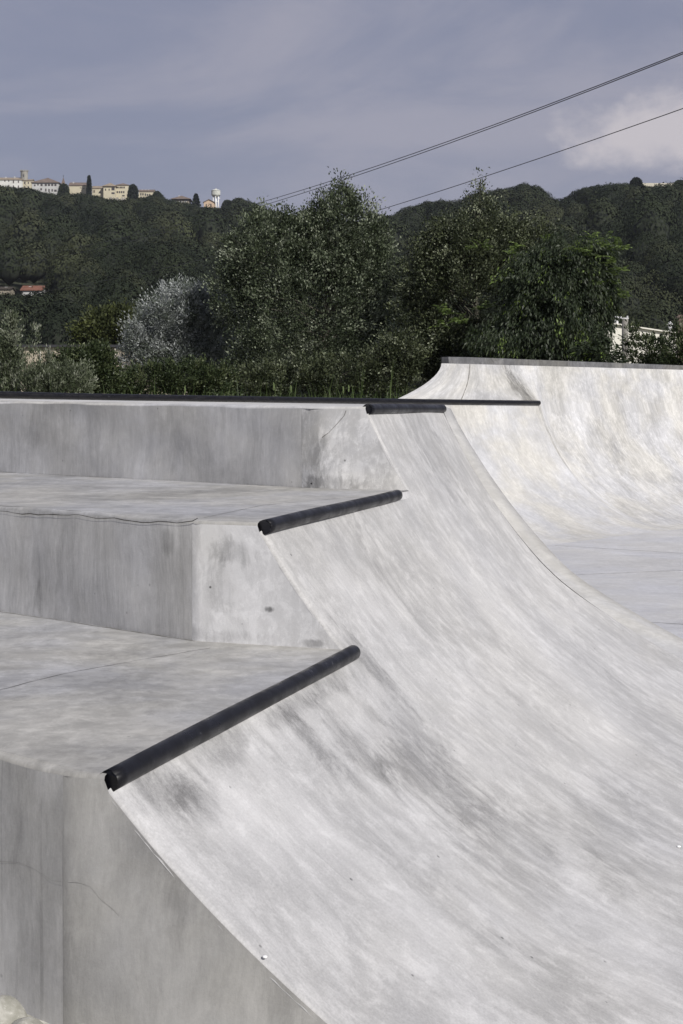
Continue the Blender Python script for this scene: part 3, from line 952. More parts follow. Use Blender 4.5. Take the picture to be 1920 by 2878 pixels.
# dark band: a real strip of wall with thickness
M_BAND = concrete('dark band concrete', base=0.12, streak=(8.0, 1.5), a_cloud=0.35, a_streak=0.5, a_patch=0.25, warm=0.03, seed=18.0, specks=0.0)
bm = bmesh.new(); uvl = uv_layer(bm)
pxs = [2350, 2100, 1900, 1700, 1500, 1400, 1320, 1262]
front = [band_line(px) for px in pxs]
nb = Vector((-0.714, 0.70))
rows = []
for px, p in zip(pxs, front):
    zt = EYE + ZT + np.interp(px, [1250, 1330, 1920], [0.0, 0.008, -0.02])
    q = p + nb * 0.16; g = p + nb * 0.2
    rows.append([bm.verts.new((p.x, p.y, EYE + ZT - 0.11)), bm.verts.new((p.x + nb.x * .012, p.y + nb.y * .012, zt - 0.006)), bm.verts.new((p.x + nb.x * .03, p.y + nb.y * .03, zt)), bm.verts.new((q.x, q.y, zt)), bm.verts.new((g.x, g.y, 0))])
for ra, rb in zip(rows, rows[1:]):
    for q in range(4): bm.faces.new((ra[q], rb[q], rb[q + 1], ra[q + 1]))
bm.faces.new(rows[-1]); 
for f in bm.faces:
    for lp in f.loops: lp[uvl].uv = (lp.vert.co.x, lp.vert.co.z)
bmesh.ops.recalc_face_normals(bm, faces=bm.faces[:])
bm_obj('top_band', bm, M_BAND, tall, world_space=True)

# ================================================================== GROUND, GRAVEL
def ground_h(x, y):
    """terrain height: flat park, bank behind the far ramps"""
    h = -0.08
    # distance behind the far coping line
    d = -((x - R4.x) * FN.x + (y - R4.y) * FN.y)
    if d > 1.2:
        k = min(1, (d - 1.2) / 1.5); h = -0.08 + k * 1.95
    return h
def build_ground():
    rad = [0.0] + list(np.geomspace(2, 5000, 90)); na = 120
    V = [(0, 0, -0.08)]; Fc = []
    for r in rad[1:]:
        for a in range(na):
            th = 2 * math.pi * a / na; x, y = r * math.cos(th), r * math.sin(th)
            V.append((x, y, ground_h(x, y) if r < 400 else 1.5))
    for a in range(na): Fc.append((0, 1 + a, 1 + (a + 1) % na, 0))
    for i in range(len(rad) - 2):
        b0 = 1 + i * na; b1 = b0 + na
        for a in range(na): Fc.append((b0 + a, b1 + a, b1 + (a + 1) % na, b0 + (a + 1) % na))
    bm = bmesh.new(); vs = [bm.verts.new(v) for v in V]
    for f in Fc:
        idx = list(dict.fromkeys(f)); bm.faces.new([vs[i] for i in idx])
    return bm
t = NT('rough grass ground'); o_ = t.obj()
g1 = t.noise(o_, 0.8, 8, 0.6); g2 = t.noise(o_, 14, 5, 0.6)
c = t.mix(t.ramp(g1, 0.35, 0.65), (0.055, 0.07, 0.028, 1), (0.12, 0.105, 0.06, 1))
t.l.new(t.mix(t.ramp(g2, 0.4, 0.7, 0, 0.5), c, (0.03, 0.045, 0.015, 1)), t.b.inputs['Base Color'])
t.b.inputs['Roughness'].default_value = 0.95; t.bump(g2, 0.6, 0.05)
bm_obj('ground', build_ground(), t.m)['kind'] = 'structure'

# gravel patch left of the near wall
t = NT('pale gravel'); o_ = t.obj()
vo = t.node('ShaderNodeTexVoronoi'); vo.inputs['Scale'].default_value = 18; t.l.new(o_, vo.inputs['Vector'])
sc_ = t.node('ShaderNodeSeparateColor'); t.l.new(vo.outputs['Color'], sc_.inputs[0])
t.l.new(t.mix(sc_.outputs[0], (0.30, 0.29, 0.25, 1), (0.5, 0.49, 0.44, 1)), t.b.inputs['Base Color'])
t.b.inputs['Roughness'].default_value = 0.9; t.bump(vo.outputs['Distance'], 0.8, 0.03)
gz = -1.735
bm = bmesh.new()
pA = A1p + Wd * 8; pB = ST(S_FLOOR, T0, 0)
poly = [(pA.x, pA.y), (A1p.x, A1p.y), (ST(-1.0, T0, 0).x, ST(-1.0, T0, 0).y), (0.2, -6), (-14, -6), (-14, pA.y)]
top = [bm.verts.new((x, y, EYE + gz)) for x, y in poly]; bot = [bm.verts.new((x, y, -0.2)) for x, y in poly]
bm.faces.new(top)
for k in range(len(poly)): bm.faces.new((top[k], bot[k], bot[(k + 1) % len(poly)], top[(k + 1) % len(poly)]))
bmesh.ops.recalc_face_normals(bm, faces=bm.faces[:])
bm_obj('gravel_ground', bm, t.m)['kind'] = 'structure'

M_STONE = NT('pale river stone'); t = M_STONE
o_ = t.obj(); s1 = t.noise(o_, 14, 8, 0.65, 0.4); s2 = t.noise(o_, 70, 5, 0.7)
c = t.mix(t.ramp(s1, 0.35, 0.7), (0.25, 0.245, 0.21, 1), (0.46, 0.45, 0.41, 1))
t.l.new(t.mix(t.ramp(s2, 0.55, 0.75, 0, 0.5), c, (0.62, 0.61, 0.56, 1)), t.b.inputs['Base Color'])
t.b.inputs['Roughness'].default_value = 0.85; t.bump(s2, 0.5, 0.005)
M_STONE = t.m
def stone(name, loc, r, label, seed, cat='stone', group=None, mat=None):
    rnd = random.Random(seed)
    bm = bmesh.new()
    bmesh.ops.create_icosphere(bm, subdivisions=4, radius=1)
    ph = [rnd.uniform(0, 6) for _ in range(6)]
    for v in bm.verts:
        p = v.co.normalized()
        k = 1 + 0.07 * math.sin(2.1 * p.x + ph[0]) + 0.06 * math.sin(2.7 * p.y + ph[1]) + 0.05 * math.sin(3.1 * p.z + ph[2]) + 0.02 * math.sin(6 * p.x + 5 * p.y + ph[3])
        v.co = Vector((p.x * r[0] * k, p.y * r[1] * k, p.z * r[2] * k))
    o = bm_obj(name, bm, mat or M_STONE, smooth=True)
    o.location = loc; o.rotation_euler = (0, 0, rnd.uniform(0, 3))
    return tag(o, label, cat, group)
def stone_px(px, top, Y, r, label, seed, **k):
    p = P(px, top, Y); stone('stone', (p.x, p.y, p.z - r[2]), r, label, seed, **k)
G = 'pale stones at the foot of the near wall'
stone_px(2, 2808, 3.72, (0.074, 0.070, 0.085), 'large rounded pale stone in the bottom left corner by the grey wall', 1, group=G)
stone_px(80, 2862, 3.66, (0.052, 0.048, 0.05), 'smaller cream stone just right of the large rounded one', 2, group=G)
stone_px(222, 2877, 3.66, (0.045, 0.04, 0.045), 'pale stone barely showing at the bottom edge, apart from the two others', 3, group=G)
M_CHIP = flat_mat('white stone chip', (0.8, 0.8, 0.8), 0.6, 0.05)
for (x, y, r, lb) in ((745, 2692, 0.0060, 'tiny white pebble on the lower left of the nearest ramp curve'),
                      (1908, 2381, 0.008, 'tiny white pebble at the right edge of the picture on the big ramp')):
    h = hit_ramp(x, y); q = ST(h[0], h[1], h[2])
    stone('pebble', (q.x, q.y, q.z + 0.003), (r * 1.2, r, r * 0.6), lb, 5, cat='pebble', group='white pebbles on the ramp', mat=M_CHIP)

# ================================================================== FOLIAGE TOOLS
def rot_frames(dirs, rng):
    """orthonormal frames with first axis = dirs"""
    d = dirs / (np.linalg.norm(dirs, axis=1, keepdims=True) + 1e-9)
    r = rng.normal(size=d.shape)
    a = np.cross(d, r); a /= (np.linalg.norm(a, axis=1, keepdims=True) + 1e-9)
    b = np.cross(d, a)
    return d, a, b

def leaves(centers, dirs, size, rng, width=0.55, fold=0.18):
    """diamond leaves: base, side, tip, side"""
    d, a, b = rot_frames(dirs, rng)
    s = size[:, None]
    v0 = centers; v2 = centers + d * s
    v1 = centers + d * s * 0.45 + a * s * width * 0.5 + b * s * fold
    v3 = centers + d * s * 0.45 - a * s * width * 0.5 + b * s * fold
    V = np.stack([v0, v1, v2, v3], axis=1).reshape(-1, 3)
    n = len(centers)
    Fc = np.arange(n * 4).reshape(n, 4)
    return V, Fc

def crown(lobes, n, rng, cl_r, per, leaf, width=0.55, up=0.35, droop=0.0, light=0.15, shell=0.55):
    """lobes: (cx, cy, cz, rx, ry, rz) ; n clusters of `per` leaves"""
    L = np.array(lobes, dtype=float)
    area = (L[:, 3] * L[:, 5]) ** 1.0
    n = int(n * 2.4); per = max(12, int(per * 0.95)); cl_r = cl_r * 0.64; leaf = leaf * 0.86
    idx = rng.choice(len(L), size=n, p=area / area.sum())
    u = rng.normal(size=(n, 3)); u /= np.linalg.norm(u, axis=1, keepdims=True)
    rad = shell + (1 - shell) * rng.random(n) ** 0.6
    rad *= 1 + 0.08 * np.clip(rng.normal(size=n), -2, 1.2)
    C = L[idx, :3] + u * rad[:, None] * L[idx, 3:6]
    sp = u * 0.8 + rng.normal(size=(n, 3)) * 0.45
    sp[:, 2] += up * 1.4 - droop
    sp /= np.linalg.norm(sp, axis=1, keepdims=True)
    tintc = rng.random(n)
    lightc = rng.random(n) < light * 1.6
    sz = cl_r * rng.uniform(0.6, 1.45, n)
    k = np.repeat(np.arange(n), per)
    m = len(k)
    al = rng.uniform(-1.3, 1.3, m)
    off = np.clip(rng.normal(size=(m, 3)), -1.7, 1.7) * 0.42 + sp[k] * al[:, None]
    pos = C[k] + off * sz[k][:, None]
    dirs = sp[k] * 0.8 + rng.normal(size=(m, 3)) * 0.45 + u[k] * 0.3
    dirs[:, 2] += up * 0.5 - droop
    size = leaf * rng.uniform(0.6, 1.3, m)
    V, Fc = leaves(pos, dirs, size, rng, width)
    t = 0.62 * tintc[k] + 0.18 * rng.random(m)
    lt = np.where(lightc[k], rng.random(m) < 0.85, rng.random(m) < light * 0.08)
    t = np.where(lt, 0.74 + 0.16 * tintc[k] + 0.10 * rng.random(m), t * 0.92)
    return V, Fc, np.repeat(t, 4), C

def branches(bm, base, C, rng, trunk_r, top, nb=40, lean=(0, 0)):
    """tapered trunk and limbs reaching towards cluster centres"""
    base = Vector(base); top = Vector(top)
    pts = []
    for k in range(7):
        f = k / 6
        p = base.lerp(top, f) + Vector((rng.normal() * 0.05, rng.normal() * 0.05, 0)) * (1 if 0 < k < 6 else 0)
        pts.append(p)
    tube_bm(bm, pts, [trunk_r * (1 - 0.93 * k / 6) for k in range(7)], 7)
    H = (top - base).length
    sel = rng.choice(len(C), size=min(nb, len(C)), replace=False)
    for i in sel:
        c = Vector(C[i])
        f = max(0.06, min(0.9, (c.z - base.z) / H - 0.25 * rng.random()))
        s = base.lerp(top, f)
        mid = s.lerp(c, 0.5) + Vector((0, 0, 0.08 * (c - s).length))
        r = trunk_r * 0.4 * (1 - 0.7 * f)
        tube_bm(bm, [s, mid, c], [r, r * 0.6, r * 0.2], 5, caps=False)

def tree(name, label, cat, px, base_z, Y, lobes_px, n, per, leaf, mat, cl_r=0.25, bark=None, group=None, trunk_r=0.12, nb=40, seed=0, **kw):
    """lobes_px: (x, y, rx, ry[, dY, ry_depth]) in photo pixels at depth Y"""
    rng = np.random.default_rng(seed)
    s = Y / F
    lob = []
    for l in lobes_px:
        x, y, rx, ry = l[:4]; dY = l[4] if len(l) > 4 else 0.0
        p = P(x, y, Y); dep = l[5] if len(l) > 5 else max(rx, ry * 0.6) * s
        lob.append((p.x, Y + dY, p.z, rx * s, dep, ry * s))
    root = P(px, HY, Y); root.z = base_z
    e = empty(name, root, label, cat, group)
    V, Fc, T, C = crown(lob, n, rng, cl_r, per, leaf, **kw)
    V = V - np.array(root)
    np_mesh('crown', V, Fc, mat, e, T)
    bm = bmesh.new()
    topl = min(lobes_px, key=lambda q: q[1] - q[3])
    tp = P(topl[0], topl[1] - topl[3] * 0.8, Y)
    branches(bm, (0, 0, 0), C - np.array(root), rng, trunk_r, tp - root, nb)
    bm_obj('trunk', bm, bark or M_BARK, e, smooth=True)
    return e

L_POP = leaf_mat('poplar leaves', [(0.0, (0.024, 0.033, 0.018)), (0.45, (0.064, 0.082, 0.046)), (0.72, (0.120, 0.145, 0.088)), (0.84, (0.21, 0.245, 0.165)), (1.0, (0.36, 0.39, 0.30))], 0.45, 0.2)
L_POP2 = leaf_mat('mixed leaves', [(0.0, (0.022, 0.030, 0.016)), (0.45, (0.056, 0.068, 0.034)), (0.72, (0.105, 0.122, 0.060)), (0.84, (0.17, 0.195, 0.12)), (1.0, (0.29, 0.31, 0.22))], 0.5, 0.2)
L_SUM = leaf_mat('long hanging leaves', [(0.0, (0.018, 0.028, 0.013)), (0.5, (0.04, 0.055, 0.028)), (0.78, (0.07, 0.09, 0.045)), (0.86, (0.14, 0.20, 0.05)), (1.0, (0.22, 0.32, 0.07))], 0.5, 0.25)
L_BRT = leaf_mat('bright young leaves', [(0.0, (0.045, 0.07, 0.02)), (0.5, (0.10, 0.15, 0.035)), (1.0, (0.22, 0.29, 0.09))], 0.5, 0.35)
L_SIL = leaf_mat('silver leaves', [(0.0, (0.06, 0.072, 0.05)), (0.35, (0.12, 0.14, 0.115)), (0.7, (0.24, 0.262, 0.245)), (1.0, (0.44, 0.46, 0.46))], 0.5, 0.2)
L_GRY = leaf_mat('grey green leaves', [(0.0, (0.045, 0.06, 0.03)), (0.5, (0.10, 0.12, 0.07)), (0.85, (0.18, 0.20, 0.14)), (1.0, (0.32, 0.33, 0.28))], 0.6, 0.2)
L_GRN = leaf_mat('green shrub leaves', [(0.0, (0.022, 0.034, 0.014)), (0.5, (0.048, 0.066, 0.028)), (0.85, (0.085, 0.105, 0.045)), (1.0, (0.16, 0.18, 0.10))], 0.5, 0.2)
L_YEL = leaf_mat('yellow green leaves', [(0.0, (0.03, 0.038, 0.014)), (0.5, (0.058, 0.070, 0.022)), (1.0, (0.11, 0.125, 0.04))], 0.55, 0.25)
L_DRK = leaf_mat('dark conifer needles', [(0.0, (0.010, 0.016, 0.010)), (1.0, (0.035, 0.05, 0.03))], 0.7, 0.0)

GZ = 1.87    # bank height
G_T = 'leafy trees behind the skate park'
tree('poplar_tree', 'tallest poplar tree with pale fluttering leaves in the middle of the picture', 'tree', 880, GZ, 44,
     [(870, 880, 215, 190), (760, 720, 130, 130), (960, 690, 120, 150), (1020, 780, 100, 150), (735, 660, 45, 75), (955, 575, 36, 62), (900, 612, 50, 55), (1050, 680, 48, 65),
      (1000, 630, 50, 60), (660, 740, 42, 75), (870, 700, 110, 90), (830, 640, 70, 40), (975, 535, 10, 28), (938, 548, 9, 26), (735, 600, 10, 26), (850, 985, 210, 110), (640, 830, 50, 90), (1085, 760, 32, 70), (655, 690, 14, 20)],
     900, 50, 0.098, L_POP, cl_r=0.34, group=G_T, trunk_r=0.13, nb=70, seed=21, light=0.20, up=0.5)
tree('poplar_tree', 'second poplar with a thin leading shoot above its crown, right of the tallest one', 'tree', 1330, GZ, 42,
     [(1330, 850, 190, 180), (1300, 720, 130, 110), (1352, 630, 60, 70), (1352, 560, 24, 42), (1350, 522, 7, 24), (1318, 540, 16, 7), (1420, 680, 75, 80), (1260, 660, 60, 50), (1500, 720, 70, 90),
      (1200, 800, 75, 110), (1180, 950, 110, 120), (1300, 980, 150, 90), (1530, 670, 30, 50), (1240, 700, 50, 50)],
     760, 50, 0.094, L_POP2, cl_r=0.34, group=G_T, trunk_r=0.12, nb=60, seed=22, light=0.16, up=0.3)
tree('sumac_tree', 'dark tree with long drooping leaflets between the second poplar and the white building', 'tree', 1580, GZ, 39,
     [(1560, 900, 150, 130), (1600, 780, 120, 120), (1520, 800, 110, 110), (1650, 830, 90, 120), (1660, 730, 60, 60), (1480, 960, 160, 70), (1620, 970, 90, 50), (1690, 760, 40, 70), (1560, 710, 60, 40)],
     560, 44, 0.145, L_SUM, cl_r=0.32, group=G_T, trunk_r=0.10, nb=45, seed=23, light=0.05, width=0.30, droop=1.1, up=0.0)

# compound fronds with bright leaflets
def fronds(spots, mat, parent, L=0.40, nf=4, seed=5, s_leaf=0.12, root=Vector((0, 0, 0))):
    rng = np.random.default_rng(seed)
    cs, ds, sz = [], [], []
    for c in spots:
        for _ in range(nf):
            az = rng.uniform(0, 2 * math.pi); el = rng.uniform(0.1, 1.1)
            d = Vector((math.cos(az) * math.cos(el), math.sin(az) * math.cos(el), math.sin(el)))
            side = d.cross(Vector((0, 0, 1))).normalized()
            for k in range(9):
                f = (k + 1) / 9
                p = Vector(c) + d * L * f + Vector((0, 0, -0.35 * L * f * f))
                for sg in (-1, 1):
                    cs.append(tuple(p - root)); dd = side * sg + d * 0.5 + Vector((0, 0, -0.45)); ds.append(tuple(dd)); sz.append(s_leaf * (1.15 - 0.5 * f))
    V, Fc = leaves(np.array(cs), np.array(ds), np.array(sz), rng, 0.28, 0.05)
    T = np.repeat(rng.random(len(cs)), 4)
    return np_mesh('fronds', V, Fc, mat, parent, T)
def fr_px(pts, Y): return [P(x, y, Y) for x, y in pts]
su = [o for o in bpy.data.objects if o.name.startswith('sumac_tree')][0]
fronds(fr_px([(1705, 670), (1718, 690), (1690, 720), (1740, 690), (1752, 700), (1665, 665), (1645, 720), (1720, 740), (1745, 760), (1750, 830), (1760, 838), (1700, 700), (1570, 720), (1575, 735), (1640, 770),
              (1630, 710), (1690, 790), (1730, 775), (1735, 800), (1640, 880), (1660, 800), (1655, 700), (1610, 700)], 38.4), L_BRT, su, root=su.location)
p2 = [o for o in bpy.data.objects if o.name.startswith('poplar_tree')]
p2b = [o for o in p2 if 'second' in o['label']][0]
fronds(fr_px([(1540, 680), (1545, 690), (1450, 705), (1440, 715), (1360, 690), (1460, 690), (1245, 870), (1255, 880), (1290, 900), (1300, 910), (1360, 870), (1370, 865), (1400, 900), (1440, 910), (1430, 920),
              (1480, 760), (1240, 915), (1480, 830), (1345, 695)], 39.5), L_BRT, p2b, seed=9, root=p2b.location)

tree('silver_tree', 'silvery white-leaved tree left of the tallest poplar', 'tree', 480, GZ, 46,
     [(500, 900, 105, 90), (520, 850, 70, 55), (430, 940, 75, 75), (560, 880, 70, 80), (375, 960, 36, 32), (390, 1010, 55, 50), (480, 1010, 110, 70), (590, 960, 60, 90), (545, 1020, 70, 60)],
     520, 64, 0.11, L_SIL, cl_r=0.34, group=G_T, trunk_r=0.10, nb=40, seed=24, light=0.34, width=0.34, up=0.5)
tree('green_tree', 'small rounded yellow-green tree behind the beige warehouse roof', 'tree', 305, 1.5, 112,
     [(300, 935, 75, 50), (340, 905, 45, 34), (250, 945, 45, 30), (330, 960, 60, 40)],
     200, 40, 0.33, L_YEL, cl_r=0.8, group=G_T, trunk_r=0.2, nb=14, seed=25, light=0.1)
G_S = 'shrubs behind the skate park'
tree('grey_shrub', 'grey-leaved shrub with a tall sapling shoot at the left edge', 'shrub', 40, GZ, 36,
     [(28, 1020, 36, 65), (36, 945, 17, 48), (34, 905, 9, 22), (98, 940, 7, 30), (0, 1030, 40, 80), (60, 1085, 90, 40)],
     150, 40, 0.10, L_GRY, cl_r=0.18, group=G_S, trunk_r=0.03, nb=14, seed=31, light=0.25, width=0.35, up=0.9)
tree('dry_shrub', 'dry brownish-grey shrub with bare upright stems in front of the warehouse', 'shrub', 150, GZ, 35,
     [(150, 1078, 95, 40), (110, 1062, 50, 38), (200, 1068, 70, 45), (120, 1010, 5, 45), (92, 1000, 4, 45), (140, 1010, 4, 35)],
     130, 40, 0.10, L_GRY, cl_r=0.2, group=G_S, trunk_r=0.03, nb=30, seed=32, light=0.15, width=0.3, up=0.8)
tree('green_shrub', 'dense rounded green shrub covering the middle of the warehouse wall', 'shrub', 260, GZ, 37,
     [(245, 1035, 70, 50), (280, 1065, 65, 50), (175, 1035, 40, 30), (270, 1000, 40, 30), (210, 1000, 40, 20)],
     230, 44, 0.085, L_GRN, cl_r=0.2, group=G_S, trunk_r=0.04, nb=16, seed=33, light=0.08)
tree('green_shrub', 'low dark green shrub at the foot of the silver-leaved tree', 'shrub', 480, GZ, 38,
     [(420, 1070, 90, 45), (520, 1065, 90, 50), (600, 1075, 70, 50), (350, 1090, 60, 35)],
     230, 40, 0.085, L_GRN, cl_r=0.2, group=G_S, trunk_r=0.04, nb=12, seed=34, light=0.12)
tree('dark_shrub', 'dark undergrowth shrub at the foot of the tallest poplar', 'shrub', 820, GZ, 39,
     [(700, 1075, 110, 50), (830, 1070, 120, 55), (960, 1060, 110, 60), (1080, 1050, 90, 75), (1130, 1000, 70, 60)],
     330, 40, 0.09, L_POP2, cl_r=0.24, group=G_S, trunk_r=0.04, nb=16, seed=35, light=0.10)
tree('leafy_shrub', 'small shrub with long leaflets left of the grey concrete pole', 'shrub', 1690, GZ, 34,
     [(1690, 1000, 50, 30), (1650, 985, 35, 35), (1720, 1020, 40, 20), (1680, 950, 22, 28)],
     48, 30, 0.13, L_SUM, cl_r=0.16, group=G_S, trunk_r=0.02, nb=14, seed=36, light=0.10, width=0.3, droop=0.6)
tree('leafy_shrub', 'leafy shrub right of the grey concrete pole before the white building', 'shrub', 1820, GZ, 34,
     [(1840, 985, 42, 45), (1800, 1000, 45, 35), (1780, 945, 18, 30), (1850, 1025, 60, 20)],
     62, 30, 0.12, L_GRN, cl_r=0.15, group=G_S, trunk_r=0.02, nb=16, seed=37, light=0.12, width=0.32)
tree('leafy_shrub', 'green shrub at the right edge in front of the red-brown chimney', 'shrub', 1905, GZ, 33,
     [(1910, 1000, 36, 60), (1895, 1030, 45, 25), (1900, 930, 12, 30), (1960, 980, 40, 70)],
     75, 32, 0.11, L_GRN, cl_r=0.15, group=G_S, trunk_r=0.02, nb=16, seed=38, light=0.10, width=0.32)

# ---- tall grass and weeds along the bank
def tall_grass():
    rng = np.random.default_rng(77)
    V = []; Fc = []; T = []
    def blade(p, h, lean, w, t):
        az = rng.uniform(0, 2 * math.pi); d = np.array([math.cos(az), math.sin(az), 0]); sd_ = np.array([-d[1], d[0], 0])
        prev = None
        for k in range(6):
            f = k / 5
            c = p + d * lean * h * f * f + np.array([0, 0, h * (f - 0.35 * lean * f * f * f)])
            ww = w * (1 - f * 0.9)
            i = len(V); V.append(c - sd_ * ww / 2); V.append(c + sd_ * ww / 2); T.extend([t, t])
            if prev is not None: Fc.append((prev, prev + 1, i + 1, i))
            prev = i
    for _ in range(5200):
        px = rng.uniform(-120, 1240); Y = rng.uniform(27.5, 36)
        x = (px - CX) / F * Y; 
        if ground_h(x, Y) < GZ - 0.2: continue
        h = rng.uniform(0.15, 0.55) * (1 if rng.random() < 0.93 else 1.8)
        blade(np.array([x, Y, GZ - 0.05]), h, rng.uniform(0.1, 0.9), rng.uniform(0.008, 0.02), rng.random() * 0.8)
    for px, hpx in ((520, 60), (590, 50), (640, 70), (770, 68), (818, 62), (872, 52), (905, 48), (925, 130), (1010, 150), (1030, 90), (965, 60), (980, 66), (345, 50), (380, 90), (632, 120), (1090, 130), (700, 50), (1120, 80)):
        Y = rng.uniform(27, 30); x = (px - CX) / F * Y
        for q in range(5):
            h = (hpx / F * Y + 0.25) * rng.uniform(0.5, 1.05)
            blade(np.array([x + rng.normal() * 0.03, Y, GZ - 0.05]), h, rng.uniform(0.1, 0.5), 0.016, 0.55 + 0.3 * rng.random())
        # seed head
        if hpx in (60, 68, 62, 66):
            c = np.array([x, Y, GZ + hpx / F * Y + 0.02])
            for q in range(50):
                o = rng.normal(size=3) * np.array([0.005, 0.005, 0.028]); i = len(V)
                V.extend([c + o, c + o + np.array([0.012, 0, 0.01]), c + o + np.array([0.002, 0.003, 0.03]), c + o + np.array([-0.01, 0, 0.012])])
                T.extend([0.8] * 4); Fc.append((i, i + 1, i + 2, i + 3))
    m = leaf_mat('grass blades', [(0.0, (0.04, 0.07, 0.018)), (0.6, (0.10, 0.15, 0.045)), (0.85, (0.18, 0.23, 0.10)), (1.0, (0.30, 0.27, 0.19))], 0.5, 0.3)
    o = np_mesh('tall_grass', V, Fc, m, None, T)
    tag(o, 'tall weedy grass with seed heads behind the black pipe edge', 'grass', kind='stuff')
tall_grass()

# ================================================================== FAR BUILDINGS NEAR THE PARK
M_BEIGE = flat_mat('beige panels', (0.42, 0.37, 0.29), 0.8, 0.06, 0.6)
M_TRIMD = flat_mat('dark roof trim', (0.035, 0.035, 0.04), 0.6, 0.1)
M_PIPEW = flat_mat('pale downpipe', (0.46, 0.43, 0.37), 0.5, 0.05)
wh = empty('warehouse', P(330, HY, 92) - Vector((0, 0, 0.6)), 'long low beige warehouse with a dark flat roof edge behind the shrubs', 'building')
def loc(parent, p): return p - parent.location
x0 = P(58, 975, 92).x - wh.location.x; x1 = P(520, 972, 92).x - wh.location.x
ztop = P(58, 976, 92).z - wh.location.z
bm = bmesh.new()
nP = 12
for k in range(nP):
    a = x0 + (x1 - x0) * k / nP; b = x0 + (x1 - x0) * (k + 1) / nP - 0.03
    box_bm(bm, a, b, 0.0 - 0.004 * (k % 2), 14, -1.0, ztop)
bm_obj('wall', bm, M_BEIGE, wh)
bm = bmesh.new(); box_bm(bm, x0 - 0.25, x1 + 0.2, -0.25, 14.3, ztop, ztop + 0.16)
bm_obj('roof', bm, M_TRIMD, wh)
for px in (113, 323):
    bm = bmesh.new(); xx = P(px, 980, 91.8).x - wh.location.x
    tube_bm(bm, [(xx, -0.1, -1), (xx, -0.1, ztop - 0.02)], 0.05, 8)
    bm_obj('downpipe', bm, M_PIPEW, wh, smooth=True)

M_WHT = flat_mat('white cladding', (0.78, 0.76, 0.68), 0.6, 0.04, 0.5)
M_METAL = flat_mat('pale metal', (0.6, 0.6, 0.6), 0.5, 0.1, metallic=0.2)
bl = empty('white_building', P(1760, HY, 74) - Vector((0, 0, 0.6)), 'white clad industrial building with a sloping roof edge at the right', 'building')
def blp(x, y, dy=0.0): 
    p = P(x, y, 74); p.y += dy; return p - bl.location
bm = bmesh.new()
tl, tr_ = blp(1560, 886), blp(2080, 966)
bot = -1.0
rows_n = 9
for k in range(rows_n):
    f0, f1 = k / rows_n, (k + 1) / rows_n
    zL0, zL1 = bot + (tl.z - bot) * f0, bot + (tl.z - bot) * f1 - 0.012
    zR0, zR1 = bot + (tr_.z - bot) * f0, bot + (tr_.z - bot) * f1 - 0.012
    vs = [bm.verts.new(v) for v in ((tl.x, 0, zL0), (tr_.x, 0, zR0), (tr_.x, 0, zR1), (tl.x, 0, zL1), (tl.x, 12, zL0), (tr_.x, 12, zR0), (tr_.x, 12, zR1), (tl.x, 12, zL1))]
    for f in ((0, 1, 2, 3), (5, 4, 7, 6), (1, 5, 6, 2), (4, 0, 3, 7), (3, 2, 6, 7), (4, 5, 1, 0)): bm.faces.new([vs[i] for i in f])
bm_obj('wall', bm, M_WHT, bl)
bm = bmesh.new()
vs = [bm.verts.new(v) for v in ((tl.x - .1, -0.15, tl.z), (tr_.x + .1, -0.15, tr_.z), (tr_.x + .1, -0.15, tr_.z + 0.07), (tl.x - .1, -0.15, tl.z + 0.07),
      (tl.x - .1, 12.2, tl.z), (tr_.x + .1, 12.2, tr_.z), (tr_.x + .1, 12.2, tr_.z + 0.07), (tl.x - .1, 12.2, tl.z + 0.07))]
for f in ((0, 1, 2, 3), (5, 4, 7, 6), (1, 5, 6, 2), (4, 0, 3, 7), (3, 2, 6, 7), (4, 5, 1, 0)): bm.faces.new([vs[i] for i in f])
bm_obj('roof', bm, M_WHT, bl)
def vent(px, y0, y1, capw, label, flat):
    p = P(px, y1, 75); e = empty('roof_vent', p, label, 'roof vent', 'roof vents on the white building')
    h = (y1 - y0) / F * 75; r = 0.10
    bm = bmesh.new(); tube_bm(bm, [(0, 0, -0.3), (0, 0, h * 0.72)], r, 12); bm_obj('pipe', bm, M_METAL, e, smooth=True)
    bm = bmesh.new(); w = capw / F * 75 / 2
    ch = h * (0.14 if flat else 0.30)
    tube_bm(bm, [(0, 0, h - ch), (0, 0, h - ch + 0.03), (0, 0, h)], [w, w, 0.02], 14); bm_obj('cap', bm, M_METAL, e)
vent(1733, 888, 925, 20, 'flat-capped white roof vent pipe just left of the concrete pole', True)
vent(1883, 903, 935, 17, 'cone-capped roof vent near the right end of the white building', False)
# concrete pole
p = P(1757, 1100, 52); po = empty('concrete_pole', p, 'grey concrete utility pole standing before the white building', 'pole')
M_POLE = flat_mat('pole concrete', (0.22, 0.21, 0.19), 0.85, 0.12, 4)
h = (1100 - 897) / F * 52
bm = bmesh.new(); tube_bm(bm, [(0, 0, -1.0), (0, 0, h * 0.5), (0, 0, h)], [0.13, 0.125, 0.115], 14); bm_obj('shaft', bm, M_POLE, po, smooth=True)
bm = bmesh.new(); box_bm(bm, -0.22, 0.12, -0.06, 0.06, h, h + 0.05); tube_bm(bm, [(0.08, 0, h), (0.08, 0, h + 0.12)], 0.035, 8); tube_bm(bm, [(-0.15, 0, h), (-0.15, 0, h + 0.1)], 0.03, 8)
bm_obj('bracket', bm, M_METAL, po)
